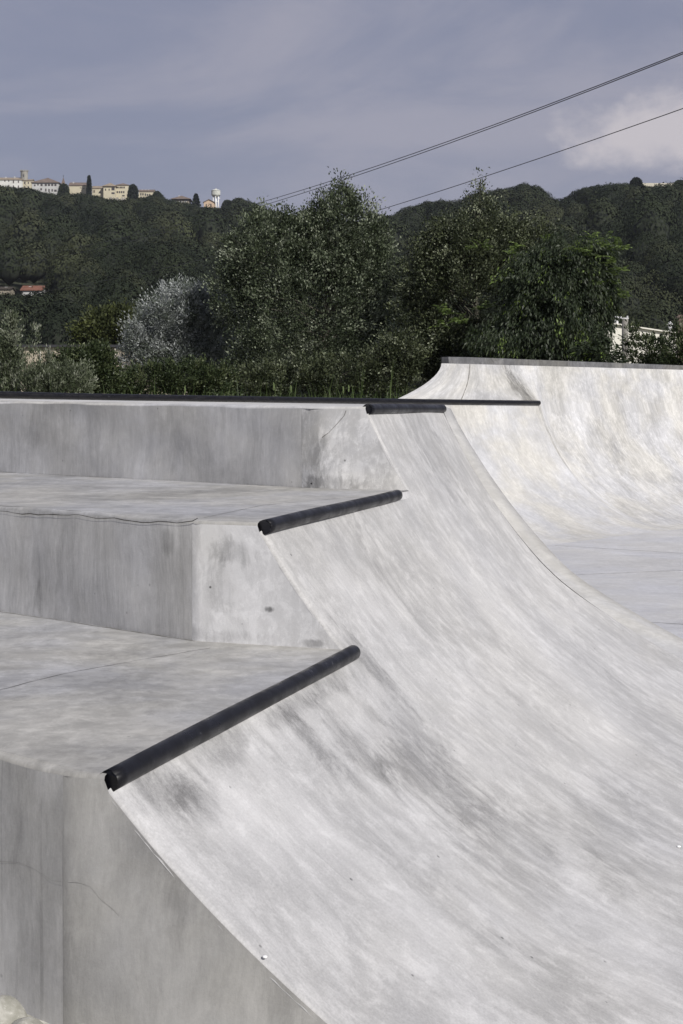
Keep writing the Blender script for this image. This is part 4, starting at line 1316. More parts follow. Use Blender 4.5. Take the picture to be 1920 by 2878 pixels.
# red brown chimney
p = P(1911, 960, 70); ch = empty('chimney', p, 'slim red-brown chimney pipe at the right edge behind the shrub', 'chimney')
M_RB = flat_mat('red brown render', (0.13, 0.10, 0.085), 0.8, 0.15)
bm = bmesh.new(); box_bm(bm, -0.13, 0.13, -0.13, 0.13, -2.0, (960 - 893) / F * 70); bm_obj('stack', bm, M_RB, ch)
bm = bmesh.new(); z_ = (960 - 893) / F * 70; box_bm(bm, -0.18, 0.18, -0.18, 0.18, z_, z_ + 0.06); box_bm(bm, -0.1, 0.1, -0.1, 0.1, z_ + 0.06, z_ + 0.14); bm_obj('cap', bm, M_RB, ch)

# ================================================================== HILLS
RIDGE = [(-900, 560), (-300, 535), (0, 527), (60, 530), (90, 533), (140, 546), (185, 548), (240, 548), (285, 556), (330, 566), (355, 566), (400, 556), (430, 548), (452, 546), (470, 562), (540, 574), (570, 584),
         (612, 590), (636, 575), (665, 561), (690, 566), (720, 576), (760, 598), (800, 603), (850, 620), (900, 632), (1000, 630), (1045, 614), (1092, 612), (1100, 612), (1136, 590), (1180, 576),
         (1240, 570), (1290, 574), (1302, 558), (1350, 546), (1400, 538), (1438, 536), (1446, 522), (1480, 520), (1530, 533), (1542, 562), (1585, 566), (1600, 548), (1640, 532), (1700, 526),
         (1760, 520), (1812, 532), (1850, 531), (1890, 516), (1930, 512), (2200, 490), (2900, 470)]
RX = np.array([r[0] for r in RIDGE]); RY = np.array([r[1] for r in RIDGE])
def ridge_y(px): return np.interp(px, RX, RY)
def ridge_d(px): return np.interp(px, [-900, 600, 1000, 1200, 1600, 2900], [1150, 1100, 950, 820, 760, 800])
BASE_D = 240.0
def hill_z(px, Y):
    """bare terrain height (relative to world 0)"""
    rd = ridge_d(px)
    ys = np.interp(px, [-900, 0, 300, 600, 900, 1100, 1300, 1600, 1920, 2900], [575, 548, 575, 600, 650, 640, 600, 575, 540, 500])
    zr = EYE + (HY - ys) / F * rd
    f = np.clip((Y - BASE_D) / (rd - BASE_D), 0, 1.0)
    bumps = 4.0 * np.sin(px * 0.011 + Y * 0.013) * f + 3.0 * np.sin(px * 0.023 - Y * 0.02) * f
    over = np.clip((Y - rd) / 300, 0, 1.0)
    return 1.0 + (zr - 1.0) * (0.85 * f + 0.15 * f * f) + bumps * (1 - f) - over * 70
def build_hills():
    pxs = np.linspace(-1600, 3500, 120); Ys = np.linspace(BASE_D - 20, 1500, 70)
    V = []; Fc = []
    for Y in Ys:
        for px in pxs: V.append(((px - CX) / F * Y, Y, float(hill_z(px, Y))))
    n = len(pxs)
    for j in range(len(Ys) - 1):
        for i in range(n - 1): Fc.append((j * n + i, j * n + i + 1, (j + 1) * n + i + 1, (j + 1) * n + i))
    M = flat_mat('hill soil', (0.04, 0.045, 0.025), 0.95, 0.2, 0.05)
    o = np_mesh('hills', V, Fc, M, smooth=True); o['kind'] = 'structure'
build_hills()

def crown_templates(rng, n_tri, lumps):
    """leaf-clump shells: lots of small faces around a lumpy dome, plus a dark core"""
    out = []
    for _ in range(8):
        u = rng.normal(size=(n_tri, 3)); u /= np.linalg.norm(u, axis=1, keepdims=True)
        u[:, 2] = np.where(u[:, 2] < -0.35, -u[:, 2], u[:, 2])
        ld = rng.normal(size=(lumps, 3)); ld[:, 2] = np.abs(ld[:, 2]) * 0.8; ld /= np.linalg.norm(ld, axis=1, keepdims=True)
        dot = u @ ld.T
        best = dot.max(axis=1)
        k = dot.argmax(axis=1)
        rad = 0.72 + 0.34 * np.clip((best - 0.72) / 0.28, 0, 1) ** 0.7
        rad *= 1 + rng.normal(size=n_tri) * 0.05
        c = u * rad[:, None]
        nrm = u * 0.7 + (u - ld[k] * best[:, None]) * 1.1 + ld[k] * 0.4 + rng.normal(size=(n_tri, 3)) * 0.22
        nrm /= np.linalg.norm(nrm, axis=1, keepdims=True)
        r = rng.normal(size=(n_tri, 3)); a = np.cross(nrm, r); a /= np.linalg.norm(a, axis=1, keepdims=True); b = np.cross(nrm, a)
        s = (rng.uniform(0.6, 1.3, n_tri) * 1.9 / math.sqrt(n_tri))[:, None]
        V = np.stack([c + a * s, c - a * s * 0.5 + b * s * 0.87, c - a * s * 0.5 - b * s * 0.87], axis=1)
        out.append((V, rng.random(n_tri)))
    return out

def forest():
    rng = np.random.default_rng(99)
    near_t = crown_templates(rng, 1800, 20); far_t = crown_templates(rng, 800, 12)
    Vs = []; Ts = []
    cnt = 0
    # stratified over the slope
    Y = BASE_D - 10
    placed = []
    while Y < 1180:
        step = 7.0 + Y * 0.0048
        w0, w1 = -260, 2180
        xw0, xw1 = (w0 - CX) / F * Y, (w1 - CX) / F * Y
        sp = 7.0 + Y * 0.0050
        for x in np.arange(xw0, xw1, sp):
            xx = x + rng.uniform(-0.5, 0.5) * sp; yy = Y + rng.uniform(-0.6, 0.6) * step
            px = CX + F * xx / yy
            rd = ridge_d(px)
            if yy > rd + 25: continue
            r = rng.uniform(0.36, 0.66) * sp * (1.35 if rng.random() < 0.12 else 1.0)
            hz = float(hill_z(px, yy))
            hh = r * rng.uniform(1.0, 1.5)
            top = hz + 3.0 + hh * 1.9 + rng.uniform(-1.5, 2.5)
            py = HY - F * (top - EYE) / yy
            lim = min(ridge_y(px - F * r * 0.6 / yy), ridge_y(px + F * r * 0.6 / yy)) if False else max(ridge_y(px - F * r * 0.5 / yy), ridge_y(px), ridge_y(px + F * r * 0.5 / yy)) - (rng.uniform(-4, 2) if px < 640 else rng.uniform(-6, 7))
            if py < lim:
                # sink it so that its top just reaches the tree line
                top = EYE + (HY - lim) / F * yy
                if top - hz < 1.5 : continue
            # clearing for the houses and ruins
            rp = F * r / yy * 0.9
            if ((px + rp > 48 and px - rp < 126) or px - rp < 30) and yy < 441 + r:
                lo = 833 + rng.uniform(0, 7)
                if py < lo:
                    top = EYE + (HY - lo) / F * yy
                    if top - hz < 1.0: continue
            if ((px + rp > 50 and px - rp < 124) or px - rp < 30) and 436 < yy < 456 and 790 < py < 840: continue
            placed.append((xx, yy, top - hh * 0.95, r, hh, px))
        Y += step
    # tree-line row so that the skyline follows the photograph
    for px in np.arange(-200, 2150, 11):
        rd = float(ridge_d(px)); yy = rd + rng.uniform(-14, 14); r = rng.uniform(2.8, 5.6)
        top = EYE + (HY - float(ridge_y(px)) - (rng.uniform(-1, 5) if px < 640 else rng.uniform(-7, 7))) / F * yy
        placed.append(((px - CX) / F * yy, yy, top - r, r, r, px))
        placed.append(((px - CX) / F * yy, yy + 3, top - r * 2.6, r * 1.2, r * 1.3, px))
    for (xx, yy, cz, r, hh, px) in placed:
        tpl = near_t if yy < 420 else far_t
        V, tt = tpl[rng.integers(len(tpl))]
        az = rng.uniform(0, 6.28); ca, sa = math.cos(az), math.sin(az)
        X = V[..., 0] * ca - V[..., 1] * sa; Yv = V[..., 0] * sa + V[..., 1] * ca
        W = np.stack([X * r + xx, Yv * r + yy, V[..., 2] * hh + cz], axis=-1)
        Vs.append(W.reshape(-1, 3).astype(np.float32))
        base = rng.random()
        low = 0.5 + 0.25 * math.sin(px * 0.013 + yy * 0.011 + 1.0) + 0.25 * math.sin(px * 0.0061 - yy * 0.019 + 2.0)
        tv = np.clip(0.40 * low + 0.52 * base + 0.08 * tt, 0, 1)
        Ts.append(np.repeat(tv, 3).astype(np.float32))
    V = np.concatenate(Vs); T = np.concatenate(Ts)
    Fc = np.arange(len(V)).reshape(-1, 3)
    m = leaf_mat('forest canopy', [(0.0, (0.010, 0.014, 0.009)), (0.3, (0.017, 0.023, 0.014)), (0.55, (0.028, 0.036, 0.020)), (0.75, (0.040, 0.045, 0.026)), (1.0, (0.062, 0.073, 0.035))], 0.8, 0.0, 0.1)
    o = np_mesh('forest', V, Fc, m, None, T)
    tag(o, 'dense dark green forest covering the hillsides', 'forest', kind='stuff')
    # dark inner cores so that the crowns are not see-through
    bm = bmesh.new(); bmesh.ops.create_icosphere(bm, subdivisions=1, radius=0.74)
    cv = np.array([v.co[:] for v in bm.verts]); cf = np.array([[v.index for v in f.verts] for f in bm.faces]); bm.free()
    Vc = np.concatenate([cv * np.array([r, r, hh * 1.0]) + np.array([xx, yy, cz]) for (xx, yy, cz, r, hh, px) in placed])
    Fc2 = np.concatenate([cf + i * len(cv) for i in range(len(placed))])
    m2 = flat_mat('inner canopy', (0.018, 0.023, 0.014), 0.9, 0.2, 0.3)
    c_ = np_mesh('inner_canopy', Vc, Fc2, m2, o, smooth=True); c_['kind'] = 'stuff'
    print('forest crowns', len(placed))
forest()

# ---- single trees on the skyline
def lone(name, label, x, ytop, ybot, w, Y, mat, shape, seed, group='single trees on the skyline', n=160, leaf=1.2):
    rng = np.random.default_rng(seed)
    s = Y / F; H = (ybot - ytop) * s; W = w * s / 2
    b = P(x, ybot, Y); e = empty(name, b, label, 'tree', group)
    m = n * 9
    f = rng.random(m)
    if shape == 'cypress': prof = np.sin(np.clip(f * 0.93 + 0.07, 0, 1) * math.pi) ** 0.5 * (1 - 0.45 * f)
    elif shape == 'cone': prof = (1 - f) ** 0.75 * (0.8 + 0.2 * np.sin(f * 25)) + 0.04
    elif shape == 'dome': prof = np.sqrt(np.clip(1 - f ** 2.6, 0, 1)) * (0.90 + 0.06 * np.sin(f * 9))
    else: prof = np.sqrt(np.clip(1 - (2 * f - 1) ** 2, 0.0, 1))
    th = rng.uniform(0, 2 * math.pi, m); rr = prof * W * (0.8 + 0.2 * rng.random(m) + 0.07 * np.sin(th * 5 + f * 9))
    C = np.stack([np.cos(th) * rr, np.sin(th) * rr, f * H * 0.98], axis=1)
    D = np.stack([np.cos(th), np.sin(th), np.full(m, 0.9)], axis=1) + rng.normal(size=(m, 3)) * 0.5
    V, Fc = leaves(C, D, leaf * rng.uniform(0.6, 1.3, m), rng, 0.7)
    np_mesh('crown', V, Fc, mat, e, np.repeat(rng.random(m), 4))
    bm = bmesh.new(); tube_bm(bm, [(0, 0, -3), (0, 0, H * 0.5), (0, 0, H * 0.9)], [0.5, 0.35, 0.1], 6); bm_obj('trunk', bm, M_BARK, e)
    # dense core
    bm = bmesh.new()
    fs = np.linspace(0.02, 0.95, 9)
    def pf(f):
        if shape == 'cypress': return math.sin((f * 0.93 + 0.07) * math.pi) ** 0.5 * (1 - 0.45 * f)
        if shape == 'cone': return (1 - f) ** 0.75 * 0.8
        if shape == 'dome': return math.sqrt(max(0, 1 - f ** 2.6)) * 0.88
        return math.sqrt(max(0.0, 1 - (2 * f - 1) ** 2))
    tube_bm(bm, [(0, 0, f * H) for f in fs], [max(0.05, pf(f) * W * 0.8) for f in fs], 10)
    bm_obj('inner_foliage', bm, L_DRK, e, smooth=True)
lone('cypress', 'tall narrow cypress among the hilltop houses', 250.5, 494, 560, 13, 1085, L_DRK, 'cypress', 1)
lone('conifer', 'big dark bushy conifer between the yellow block and the long arcaded house', 374, 519, 592, 36, 1075, L_DRK, 'dome', 2, n=320)
lone('conifer', 'small dark conifer left of the orange hilltop house', 551, 546, 580, 24, 1080, L_DRK, 'cone', 3)
lone('round_tree', 'dark round tree standing above the right hill ridge', 1788, 500, 557, 46, 760, L_DRK, 'dome', 4, n=330, leaf=0.9)
L_HILL = leaf_mat('hilltop leaves', [(0.0, (0.02, 0.03, 0.018)), (1.0, (0.055, 0.07, 0.035))], 0.7, 0.0)
lone('round_tree', 'rounded tree right of the long arcaded house', 442, 539, 580, 32, 1085, L_HILL, 'dome', 5)
lone('broad_tree', 'dark broad tree below the church spire', 180, 518, 560, 34, 1085, L_HILL, 'dome', 6, n=220)
lone('broad_tree', 'broad tree right of the water tower', 640, 564, 600, 38, 1080, L_HILL, 'dome', 7, n=220)
lone('broad_tree', 'high broad tree on the ridge, second right of the water tower', 672, 558, 610, 52, 1075, L_HILL, 'dome', 8, n=320)
lone('broad_tree', 'tall spreading tree rising above the right ridge line', 1468, 519, 580, 46, 790, L_HILL, 'dome', 9, n=320, leaf=0.9)
lone('broad_tree', 'dark tree at the right edge of the ridge beside the pale roof', 1912, 508, 560, 56, 745, L_HILL, 'dome', 10, n=320, leaf=0.9)

# ---- hilltop village
M_WALL_W = flat_mat('white render', (0.68, 0.68, 0.64), 0.85, 0.12, 0.15)
M_WALL_G = flat_mat('grey white render', (0.50, 0.50, 0.49), 0.85, 0.12, 0.15)
M_WALL_Y = flat_mat('yellow render', (0.56, 0.51, 0.38), 0.85, 0.08, 0.15)
M_WALL_O = flat_mat('orange render', (0.56, 0.42, 0.30), 0.85, 0.08, 0.15)
M_WALL_B = flat_mat('weathered stone', (0.30, 0.29, 0.26), 0.9, 0.25, 0.3)
M_WALL_D = flat_mat('dim brown render', (0.28, 0.25, 0.20), 0.9, 0.15, 0.3)
M_ROOF = flat_mat('brown roof tiles', (0.155, 0.12, 0.10), 0.9, 0.2, 0.3)
M_ROOFR = flat_mat('red roof tiles', (0.19, 0.085, 0.06), 0.9, 0.2, 0.3)
M_ROOFT = flat_mat('tan roof tiles', (0.25, 0.205, 0.155), 0.9, 0.2, 0.3)
M_WIN = flat_mat('dark window glass', (0.05, 0.05, 0.06), 0.3, 0.1)
M_SHUT = flat_mat('brown shutters', (0.11, 0.085, 0.07), 0.7, 0.1)
M_WHITE = flat_mat('white paint', (0.8, 0.8, 0.78), 0.6, 0.04)

def house(name, label, x0, x1, ye, yb, Y, mat, roof, roof_mat, rise, wins=(), rz=0.0, depth=None, over=0.5, group='houses of the hilltop village', chim=(), win_mat=None):
    """x0..x1, ye (eave), yb (base) photo pixels at depth Y; wins: (x, y, w, h) px"""
    s = Y / F; W = (x1 - x0) * s; H = (yb - ye) * s; D = depth or W * 0.7
    b = P((x0 + x1) / 2, yb, Y)
    e = empty(name, b, label, 'building', group, rz)
    bm = bmesh.new(); box_bm(bm, -W / 2, W / 2, 0, D, -3, H); bm_obj('wall', bm, mat, e)
    kd = (min(W, D) / 2 if roof == 'hip' and W >= D else D / 2) if roof in ('hip', 'gable_side') else 0.0
    R = rise * s + kd * 0.15 * (Y > 700); o = over
    bm = bmesh.new()
    x_, X_, y_, Y_ = -W / 2 - o, W / 2 + o, -o, D + o
    if roof == 'hip':
        k = min(W, D) / 2
        a = [bm.verts.new(v) for v in ((x_, y_, H), (X_, y_, H), (X_, Y_, H), (x_, Y_, H))]
        c = [bm.verts.new(v) for v in ((x_, y_, H + .25), (X_, y_, H + .25), (X_, Y_, H + .25), (x_, Y_, H + .25))]
        if W >= D: r1, r2 = bm.verts.new((-W / 2 + k, D / 2, H + R)), bm.verts.new((W / 2 - k + 0.01, D / 2, H + R))
        else: r1, r2 = bm.verts.new((0, k, H + R)), bm.verts.new((0, D - k, H + R))
        bm.faces.new(a[::-1])
        for i in range(4): bm.faces.new((a[i], a[(i + 1) % 4], c[(i + 1) % 4], c[i]))
        if W >= D:
            bm.faces.new((c[0], c[1], r2, r1)); bm.faces.new((c[1], c[2], r2)); bm.faces.new((c[2], c[3], r1, r2)); bm.faces.new((c[3], c[0], r1))
        else:
            bm.faces.new((c[0], c[1], r1)); bm.faces.new((c[1], c[2], r2, r1)); bm.faces.new((c[2], c[3], r2)); bm.faces.new((c[3], c[0], r1, r2))
    elif roof == 'gable_side':      # ridge along x
        vs = [bm.verts.new(v) for v in ((x_, y_, H), (X_, y_, H), (X_, D / 2, H + R), (x_, D / 2, H + R), (X_, Y_, H), (x_, Y_, H),
              (x_, y_, H + .3), (X_, y_, H + .3), (X_, D / 2, H + R + .3), (x_, D / 2, H + R + .3), (X_, Y_, H + .3), (x_, Y_, H + .3))]
        for f in ((0, 1, 7, 6), (6, 7, 8, 9), (9, 8, 10, 11), (0, 6, 9, 3), (3, 9, 11, 5), (1, 2, 8, 7), (2, 4, 10, 8), (4, 5, 11, 10), (1, 0, 3, 2), (2, 3, 5, 4)): bm.faces.new([vs[i] for i in f])
    elif roof == 'gable_front':     # ridge along y, gable towards camera
        vs = [bm.verts.new(v) for v in ((x_, y_, H - .2), (0, y_, H + R), (X_, y_, H - .2), (x_, Y_, H - .2), (0, Y_, H + R), (X_, Y_, H - .2),
              (x_, y_, H + .15), (0, y_, H + R + .35), (X_, y_, H + .15), (x_, Y_, H + .15), (0, Y_, H + R + .35), (X_, Y_, H + .15))]
        for f in ((0, 1, 7, 6), (1, 2, 8, 7), (6, 7, 10, 9), (7, 8, 11, 10), (0, 6, 9, 3), (2, 5, 11, 8), (3, 9, 10, 4), (4, 10, 11, 5), (1, 0, 3, 4), (2, 1, 4, 5)): bm.faces.new([vs[i] for i in f])
    elif roof == 'flat':
        box_bm(bm, x_, X_, y_, Y_, H, H + max(0.25, R))
    bmesh.ops.recalc_face_normals(bm, faces=bm.faces[:])
    rf = bm_obj('roof', bm, roof_mat, e)
    if roof == 'gable_front':
        bm = bmesh.new(); vs = [bm.verts.new(v) for v in ((-W / 2, 0.002, H), (W / 2, 0.002, H), (0, 0.002, H + R), (-W / 2, .4, H), (W / 2, .4, H), (0, .4, H + R))]
        for f in ((0, 1, 2), (5, 4, 3), (0, 2, 5, 3), (1, 4, 5, 2)): bm.faces.new([vs[i] for i in f])
        bm_obj('gable', bm, mat, e)
    if roof == 'gable_side':
        for sx in (-1, 1):
            bm = bmesh.new(); xo = sx * (W / 2 - 0.01); xi = sx * (W / 2 - 0.3)
            vs = [bm.verts.new(v) for v in ((xo, 0, H), (xo, D, H), (xo, D / 2, H + R), (xi, 0, H), (xi, D, H), (xi, D / 2, H + R))]
            for f in ((0, 1, 2), (5, 4, 3), (0, 2, 5, 3), (1, 4, 5, 2)): bm.faces.new([vs[i] for i in f])
            bm_obj('gable', bm, mat, e)
    for (cx_, hh_) in chim:
        bm = bmesh.new(); xx = (cx_ - (x0 + x1) / 2) * s; box_bm(bm, xx - .45, xx + .45, D * .35, D * .35 + .9, H + 0.1, H + R * 0.8 + hh_ * s); bm_obj('chimney', bm, M_WALL_G, rf)
    for w in wins:
        x, y, ww, wh_ = w[:4]
        cx_, cz_ = (x - (x0 + x1) / 2) * s, (yb - y) * s; a, b2 = ww * s / 2, wh_ * s / 2
        bm = bmesh.new(); box_bm(bm, cx_ - a, cx_ + a, -0.06, 0.3, cz_ - b2, cz_ + b2)
        wo = bm_obj('window', bm, win_mat or M_SHUT, e)
        if ww >= 3:
            bm = bmesh.new(); box_bm(bm, cx_ - a * .55, cx_ + a * .55, -0.09, 0.2, cz_ - b2 * .85, cz_ + b2 * .85); bm_obj('pane', bm, M_WIN, wo)
    return e

H_ = 1100
house('palazzo', 'long white palazzo at the far left of the hilltop village', -60, 64, 506, 542, H_, M_WALL_W, 'gable_side', M_ROOFT, 6,
      [(2, 508, 3, 6), (25, 508, 3, 6), (38, 511, 3, 8), (52, 511, 3, 6), (2, 523, 3, 7), (25, 524, 3, 9), (38, 524, 3, 6), (52, 525, 3, 7), (-20, 510, 3, 6), (-20, 524, 3, 7), (14, 508, 3, 6)][1:], depth=14, chim=[(37, 5), (12, 4)])
house('cream_house', 'narrow sunlit cream house joined to the right end of the white palazzo', 64.6, 88, 508, 542, H_, M_WALL_Y, 'gable_side', M_ROOFT, 3,
      [(70, 514, 4, 7), (80, 514, 3, 6), (70, 527, 3, 8), (80, 528, 4, 9)], depth=14)
house('villa', 'grey-white villa with rows of brown shutters under a broad brown hip roof', 90, 165, 514, 556, 1085, M_WALL_G, 'hip', M_ROOF, 13,
      [(x, 520, 6, 6) for x in (117, 129, 138, 147, 156)] + [(98, 521, 4, 5), (107, 519, 4, 5)] + [(116, 532, 5, 6), (129, 534, 4, 8), (138, 535, 4, 8), (147, 535, 4, 7), (156, 536, 7, 6)], rz=0.0, depth=26, over=0.9)
house('gabled_house', 'yellow house with a gable end left of the tall cypress', 194, 244, 522, 552, 1092, M_WALL_Y, 'gable_side', M_ROOF, 8,
      [(226, 528, 2.5, 3), (236, 530, 2.5, 3)], depth=14, chim=[(203, 4)])
house('yellow_cottage', 'low yellow house just right of the tall cypress', 259, 291, 530, 556, 1092, M_WALL_Y, 'gable_side', M_ROOFT, 6,
      [(262, 538, 2.5, 8), (266, 538, 2.5, 8), (281, 541, 4, 5)], depth=12)
e_ = house('yellow_house', 'two-storey yellow house with an open loggia under a wide tan roof', 291, 325, 524, 556, 1088, M_WALL_Y, 'hip', M_ROOFT, 8,
      [(297, 533, 3, 6), (307, 533, 3, 5)] + [(318, 531, 9, 8), (318, 543, 9, 5)], depth=16, over=1.0)
house('yellow_block', 'plain yellow block with a row of brown windows left of the big conifer', 325.4, 362, 521, 558, 1092, M_WALL_Y, 'hip', M_ROOF, 5,
      [(x, 527, 4.2, 5) for x in (332, 338, 343, 349)] + [(x, 540, 4, 6) for x in (330, 336, 342, 348)] + [(347, 550, 7, 4)], depth=14)
house('arcaded_house', 'long dark-roofed house with pillared galleries right of the big conifer', 390, 432, 539, 566, 1096, M_WALL_Y, 'gable_side', M_ROOF, 5,
      [(396, 546, 4, 7), (402, 546, 4, 7), (409, 547, 4, 7), (415, 548, 4, 6), (421, 548, 4, 6), (397, 555, 5, 5), (404, 555, 5, 5), (412, 555, 5, 4)], depth=10, chim=[(398, 2), (408, 2), (416, 2)])
house('pavilion', 'low pavilion with a wide hip roof half hidden by hilltop trees', 486, 531, 560, 582, 1090, M_WALL_D, 'hip', M_ROOF, 9,
      [(508, 567, 9, 4), (521, 567, 6, 4), (495, 567, 6, 4)], depth=16, over=1.6, chim=[(501, 3)], win_mat=M_WHITE)
house('orange_house', 'small orange gabled house left of the water tower', 573, 602, 569, 592, 1088, M_WALL_O, 'gable_front', M_ROOF, 8, [(593, 577, 3.5, 9), (580, 576, 3, 5)], depth=12, over=0.6)
house('red_roofed_house', 'white house with a red tiled roof low on the left hillside', 62, 118, 817, 836, 440, M_WALL_G, 'gable_side', M_ROOFR, 14,
      [(64, 822, 3, 6)], depth=7, over=0.5, group='houses on the lower hillside', chim=[(80, 3), (116, 2)])
bm = bmesh.new(); 
aw = empty('awning', P(95, 822, 438.6), 'bright white awning below the red tiled roof', 'awning')
box_bm(bm, -1.25, 1.25, -1.9, 0.0, -0.12, 0.0); bmesh.ops.rotate(bm, verts=bm.verts[:], cent=(0, 0, 0), matrix=__import__('mathutils').Matrix.Rotation(0.35, 3, 'X'))
bm_obj('canopy', bm, M_WHITE, aw)
bm = bmesh.new(); box_bm(bm, -0.88, -0.82, -1.5, -1.44, -2.2, -0.55); box_bm(bm, 0.82, 0.88, -1.5, -1.44, -2.2, -0.55); bm_obj('post', bm, M_WHITE, aw)
house('brown_house', 'small dim brown-roofed house at the left edge of the lower hillside', -14, 27, 814, 834, 442, M_WALL_D, 'gable_side', flat_mat('old dark roof tiles', (0.06, 0.05, 0.042), 0.9, 0.2, 0.3), 8,
      [(23, 824, 3, 6), (8, 822, 3, 4)], depth=7, over=0.4, group='houses on the lower hillside', chim=[(12, 3)])
house('pale_building', 'long pale-roofed building at the right end of the ridge', 1818, 1905, 530, 545, 757, M_WALL_D, 'gable_side', flat_mat('pale tan roof', (0.46, 0.43, 0.34), 0.9, 0.1, 0.3), 14, [(1850, 535, 3, 3)], depth=14, over=0.8)

# ---- stone tower with battlements
s = 1104 / F
tw = empty('stone_tower', P(68.5, 525, 1104), 'round stone tower with battlements above the white palazzo', 'tower')
bm = bmesh.new(); r = 10 * s; h = (525 - 484) * s
tube_bm(bm, [(0, 0, -3), (0, 0, h)], [r, r], 20); bm_obj('shaft', bm, M_WALL_B, tw, smooth=False)
bm = bmesh.new(); tube_bm(bm, [(0, 0, h), (0, 0, h + .5), (0, 0, h + .8)], [r * 1.02, r * 1.13, r * 1.13], 20)
for k in range(10):
    a = 2 * math.pi * k / 10; x, y = math.cos(a) * r * 1.02, math.sin(a) * r * 1.02
    box_bm(bm, x - .42, x + .42, y - .42, y + .42, h + .8, h + 1.5)
bm_obj('battlement', bm, M_WALL_B, tw)
bm = bmesh.new(); box_bm(bm, -.35, .35, -r - .05, -r + .4, h - 4.2, h - 2.2); bm_obj('window', bm, M_WIN, tw)
# ---- church spire
sp = empty('church_spire', P(177.5, 522, 1110), 'slender brown pyramid church spire with a small cross', 'spire')
s = 1110 / F
bm = bmesh.new(); box_bm(bm, -4.6 * s, 4.6 * s, 0, 9.2 * s, -4, 4 * s); bm_obj('belfry', bm, M_WALL_D, sp)
bm = bmesh.new(); q = [bm.verts.new(v) for v in ((-5.4 * s, -.8 * s, 4 * s), (5.4 * s, -.8 * s, 4 * s), (5.4 * s, 10 * s, 4 * s), (-5.4 * s, 10 * s, 4 * s), (0, 4.6 * s, 25 * s))]
for f in ((0, 1, 4), (1, 2, 4), (2, 3, 4), (3, 0, 4), (3, 2, 1, 0)): bm.faces.new([q[i] for i in f])
bm_obj('roof', bm, M_ROOF, sp)
bm = bmesh.new(); box_bm(bm, -.12, .12, 4.6 * s - .12, 4.6 * s + .12, 24.5 * s, 30 * s); box_bm(bm, -.5, .5, 4.6 * s - .1, 4.6 * s + .1, 28 * s, 28 * s + .25); bm_obj('cross', bm, M_TRIMD, sp)
# ---- water tower
s = 1095 / F
wt = empty('water_tower', P(607, 592, 1095), 'white concrete water tower with a round tank on slim legs', 'water tower')
M_TANK = flat_mat('tank concrete', (0.56, 0.57, 0.52), 0.8, 0.15, 0.4)
for k in range(6):
    a = 2 * math.pi * (k + 0.5) / 6; bm = bmesh.new(); x, y = math.cos(a) * 8.3 * s, math.sin(a) * 8.3 * s
    tube_bm(bm, [(x, y, -2), (x, y, 40 * s)], 1.1 * s, 8); bm_obj('leg', bm, M_WHITE, wt, smooth=True)
bm = bmesh.new(); tube_bm(bm, [(0, 0, -2), (0, 0, 40 * s)], 2.2 * s, 10); bm_obj('core_pipe', bm, M_WHITE, wt, smooth=True)
for zz in (12, 26):
    bm = bmesh.new()
    for k in range(6):
        a = 2 * math.pi * (k + 0.5) / 6; b_ = 2 * math.pi * (k + 1.5) / 6
        tube_bm(bm, [(math.cos(a) * 8.3 * s, math.sin(a) * 8.3 * s, zz * s), (math.cos(b_) * 8.3 * s, math.sin(b_) * 8.3 * s, zz * s)], 0.6 * s, 6)
    bm_obj('ring_beam', bm, M_WHITE, wt)
bm = bmesh.new()
prof = [(9, 39), (10.5, 41), (12.6, 43.5), (12.6, 44.5), (12.2, 45), (12.4, 55), (13.2, 55.3), (13.2, 56), (9, 58.5), (3.2, 59.6), (3.2, 61.5), (0.5, 61.8)]
tube_bm(bm, [(0, 0, z * s) for r, z in prof], [r * s for r, z in prof], 24); bm_obj('tank', bm, M_TANK, wt)
bm = bmesh.new()
for k in range(24):
    a = 2 * math.pi * k / 24; x, y = math.cos(a) * 12.5 * s, math.sin(a) * 12.5 * s
    tube_bm(bm, [(x, y, 45 * s), (x, y, 55 * s)], 0.28 * s, 5)
bm_obj('ribs', bm, M_WALL_G, wt)
bm = bmesh.new(); tube_bm(bm, [(11 * s, -6 * s, 34 * s), (11 * s, -7.2 * s, 34 * s)], 1.6 * s, 12); tube_bm(bm, [(8 * s, -5 * s, 34 * s), (11 * s, -6 * s, 34 * s)], .3 * s, 5); bm_obj('dish', bm, M_WHITE, wt)

# ---- ruins below the village
M_RUIN = flat_mat('ruined stone', (0.33, 0.31, 0.27), 0.95, 0.4, 0.5, bump=0.3)
def ruin(label, x0, x1, y0, y1, Y, seed):
    rnd = random.Random(seed); s = Y / F
    b = P((x0 + x1) / 2, y1, Y)
    bm = bmesh.new(); n = 14; W = (x1 - x0) * s; H = (y1 - y0) * s
    tops = [H * rnd.uniform(0.55, 1.0) for _ in range(n + 1)]
    rows = []
    for k in range(n + 1):
        x = -W / 2 + W * k / n
        rows.append([bm.verts.new((x, 0, -3)), bm.verts.new((x, rnd.uniform(-.3, .3), tops[k])), bm.verts.new((x, 1.2, tops[k])), bm.verts.new((x, 1.2, -3))])
    for a, c in zip(rows, rows[1:]):
        for q in range(3): bm.faces.new((a[q], c[q], c[q + 1], a[q + 1]))
    bm.faces.new(rows[0]); bm.faces.new(rows[-1][::-1])
    bmesh.ops.recalc_face_normals(bm, faces=bm.faces[:])
    o = bm_obj('ruined_wall', bm, M_RUIN); o.location = b
    tag(o, label, 'ruined wall', 'ruined stone walls under the village')
ruin('long pale terrace wall of old stone below the yellow houses', 306, 357, 551, 578, 1050, 1)
ruin('crumbling rocky wall below the tall cypress', 218, 262, 562, 578, 1020, 2)
ruin('short broken stone wall piece lower down the slope under the cypress', 254, 272, 572, 591, 1000, 3)
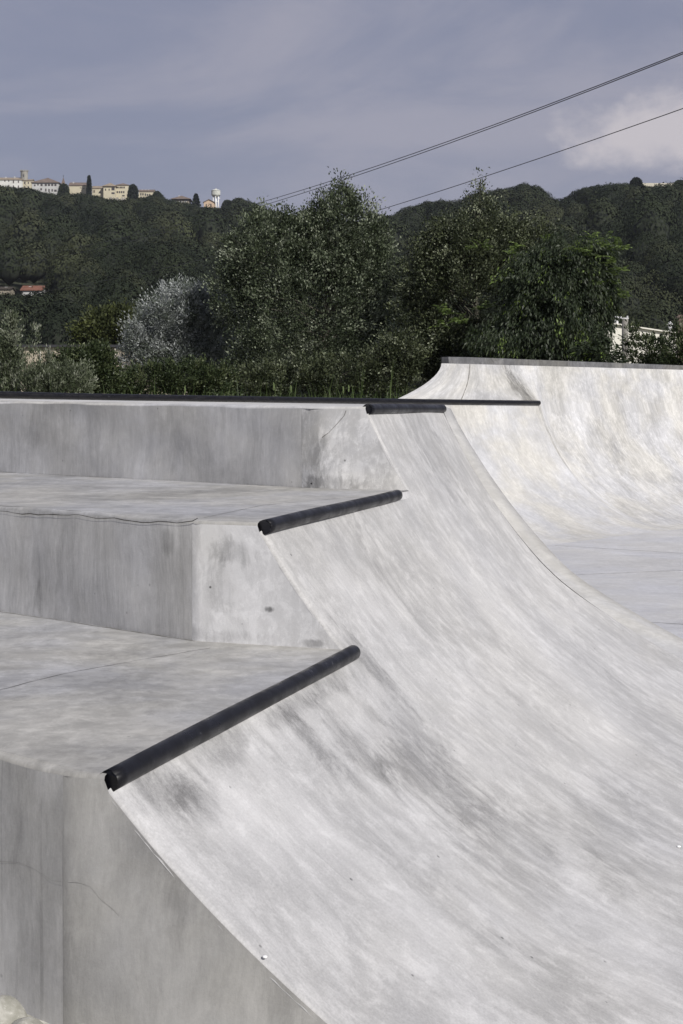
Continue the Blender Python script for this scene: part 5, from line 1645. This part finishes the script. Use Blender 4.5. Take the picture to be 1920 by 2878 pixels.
ruin('pale broken rock wall under the long terrace wall', 306, 344, 583, 600, 990, 4)

# ---- air: thin haze round everything
hz_bm = bmesh.new(); box_bm(hz_bm, -2600, 2600, -60, 2600, -60, 330)
t = NT('haze air')
t.n.remove(t.b)
pv = t.node('ShaderNodeVolumePrincipled')
pv.inputs['Color'].default_value = (0.80, 0.84, 0.95, 1)
pv.inputs['Density'].default_value = 0.00007
pv.inputs['Anisotropy'].default_value = 0.2
t.l.new(pv.outputs[0], t.out.inputs['Volume'])
bm_obj('haze', hz_bm, t.m)['kind'] = 'stuff'

# ---- overhead cables
def cable(label, pts, r, d0=52.0, d1=330.0, grp='overhead power cables'):
    xs = np.array([p[0] for p in pts][::-1]); ys = np.array([p[1] for p in pts][::-1])
    A = Vector(((2080 - CX) / F * d0, d0)); B = Vector(((-140 - CX) / F * d1, d1))
    P3 = []
    for k in range(61):
        q = A.lerp(B, k / 60); px = CX + F * q.x / q.y
        py = float(np.interp(px, xs, ys))
        P3.append((q.x, q.y, EYE + (HY - py) / F * q.y))
    # smooth heights
    z = np.array([p[2] for p in P3]); c = np.polyfit(np.arange(61), z, 4); z = np.polyval(c, np.arange(61))
    bm = bmesh.new(); tube_bm(bm, [(p[0], p[1], zz) for p, zz in zip(P3, z)], [r * (0.55 + 0.45 * p[1] / d0 * 0.5) if False else r for p in P3], 6)
    o = bm_obj('power_cable', bm, flat_mat('cable', (0.06, 0.06, 0.065), 0.6, 0.05), smooth=True)
    tag(o, label, 'cable', grp)
cable('uppermost of the three overhead cables crossing the sky', [(2100, 74), (1920, 141), (1555, 288), (1237, 410), (955, 500), (735, 573), (620, 602), (300, 678), (0, 742), (-160, 775)], 0.020)
cable('middle overhead cable running just under the uppermost one', [(2100, 84), (1920, 149), (1555, 290), (1237, 416), (955, 510), (735, 580), (620, 614), (300, 694), (0, 758), (-160, 792)], 0.020)
cable('lowest overhead cable, well below the close pair', [(2100, 240), (1920, 302), (1600, 418), (1352, 503), (1010, 608), (860, 650), (620, 717), (300, 790), (0, 840), (-160, 868)], 0.018)
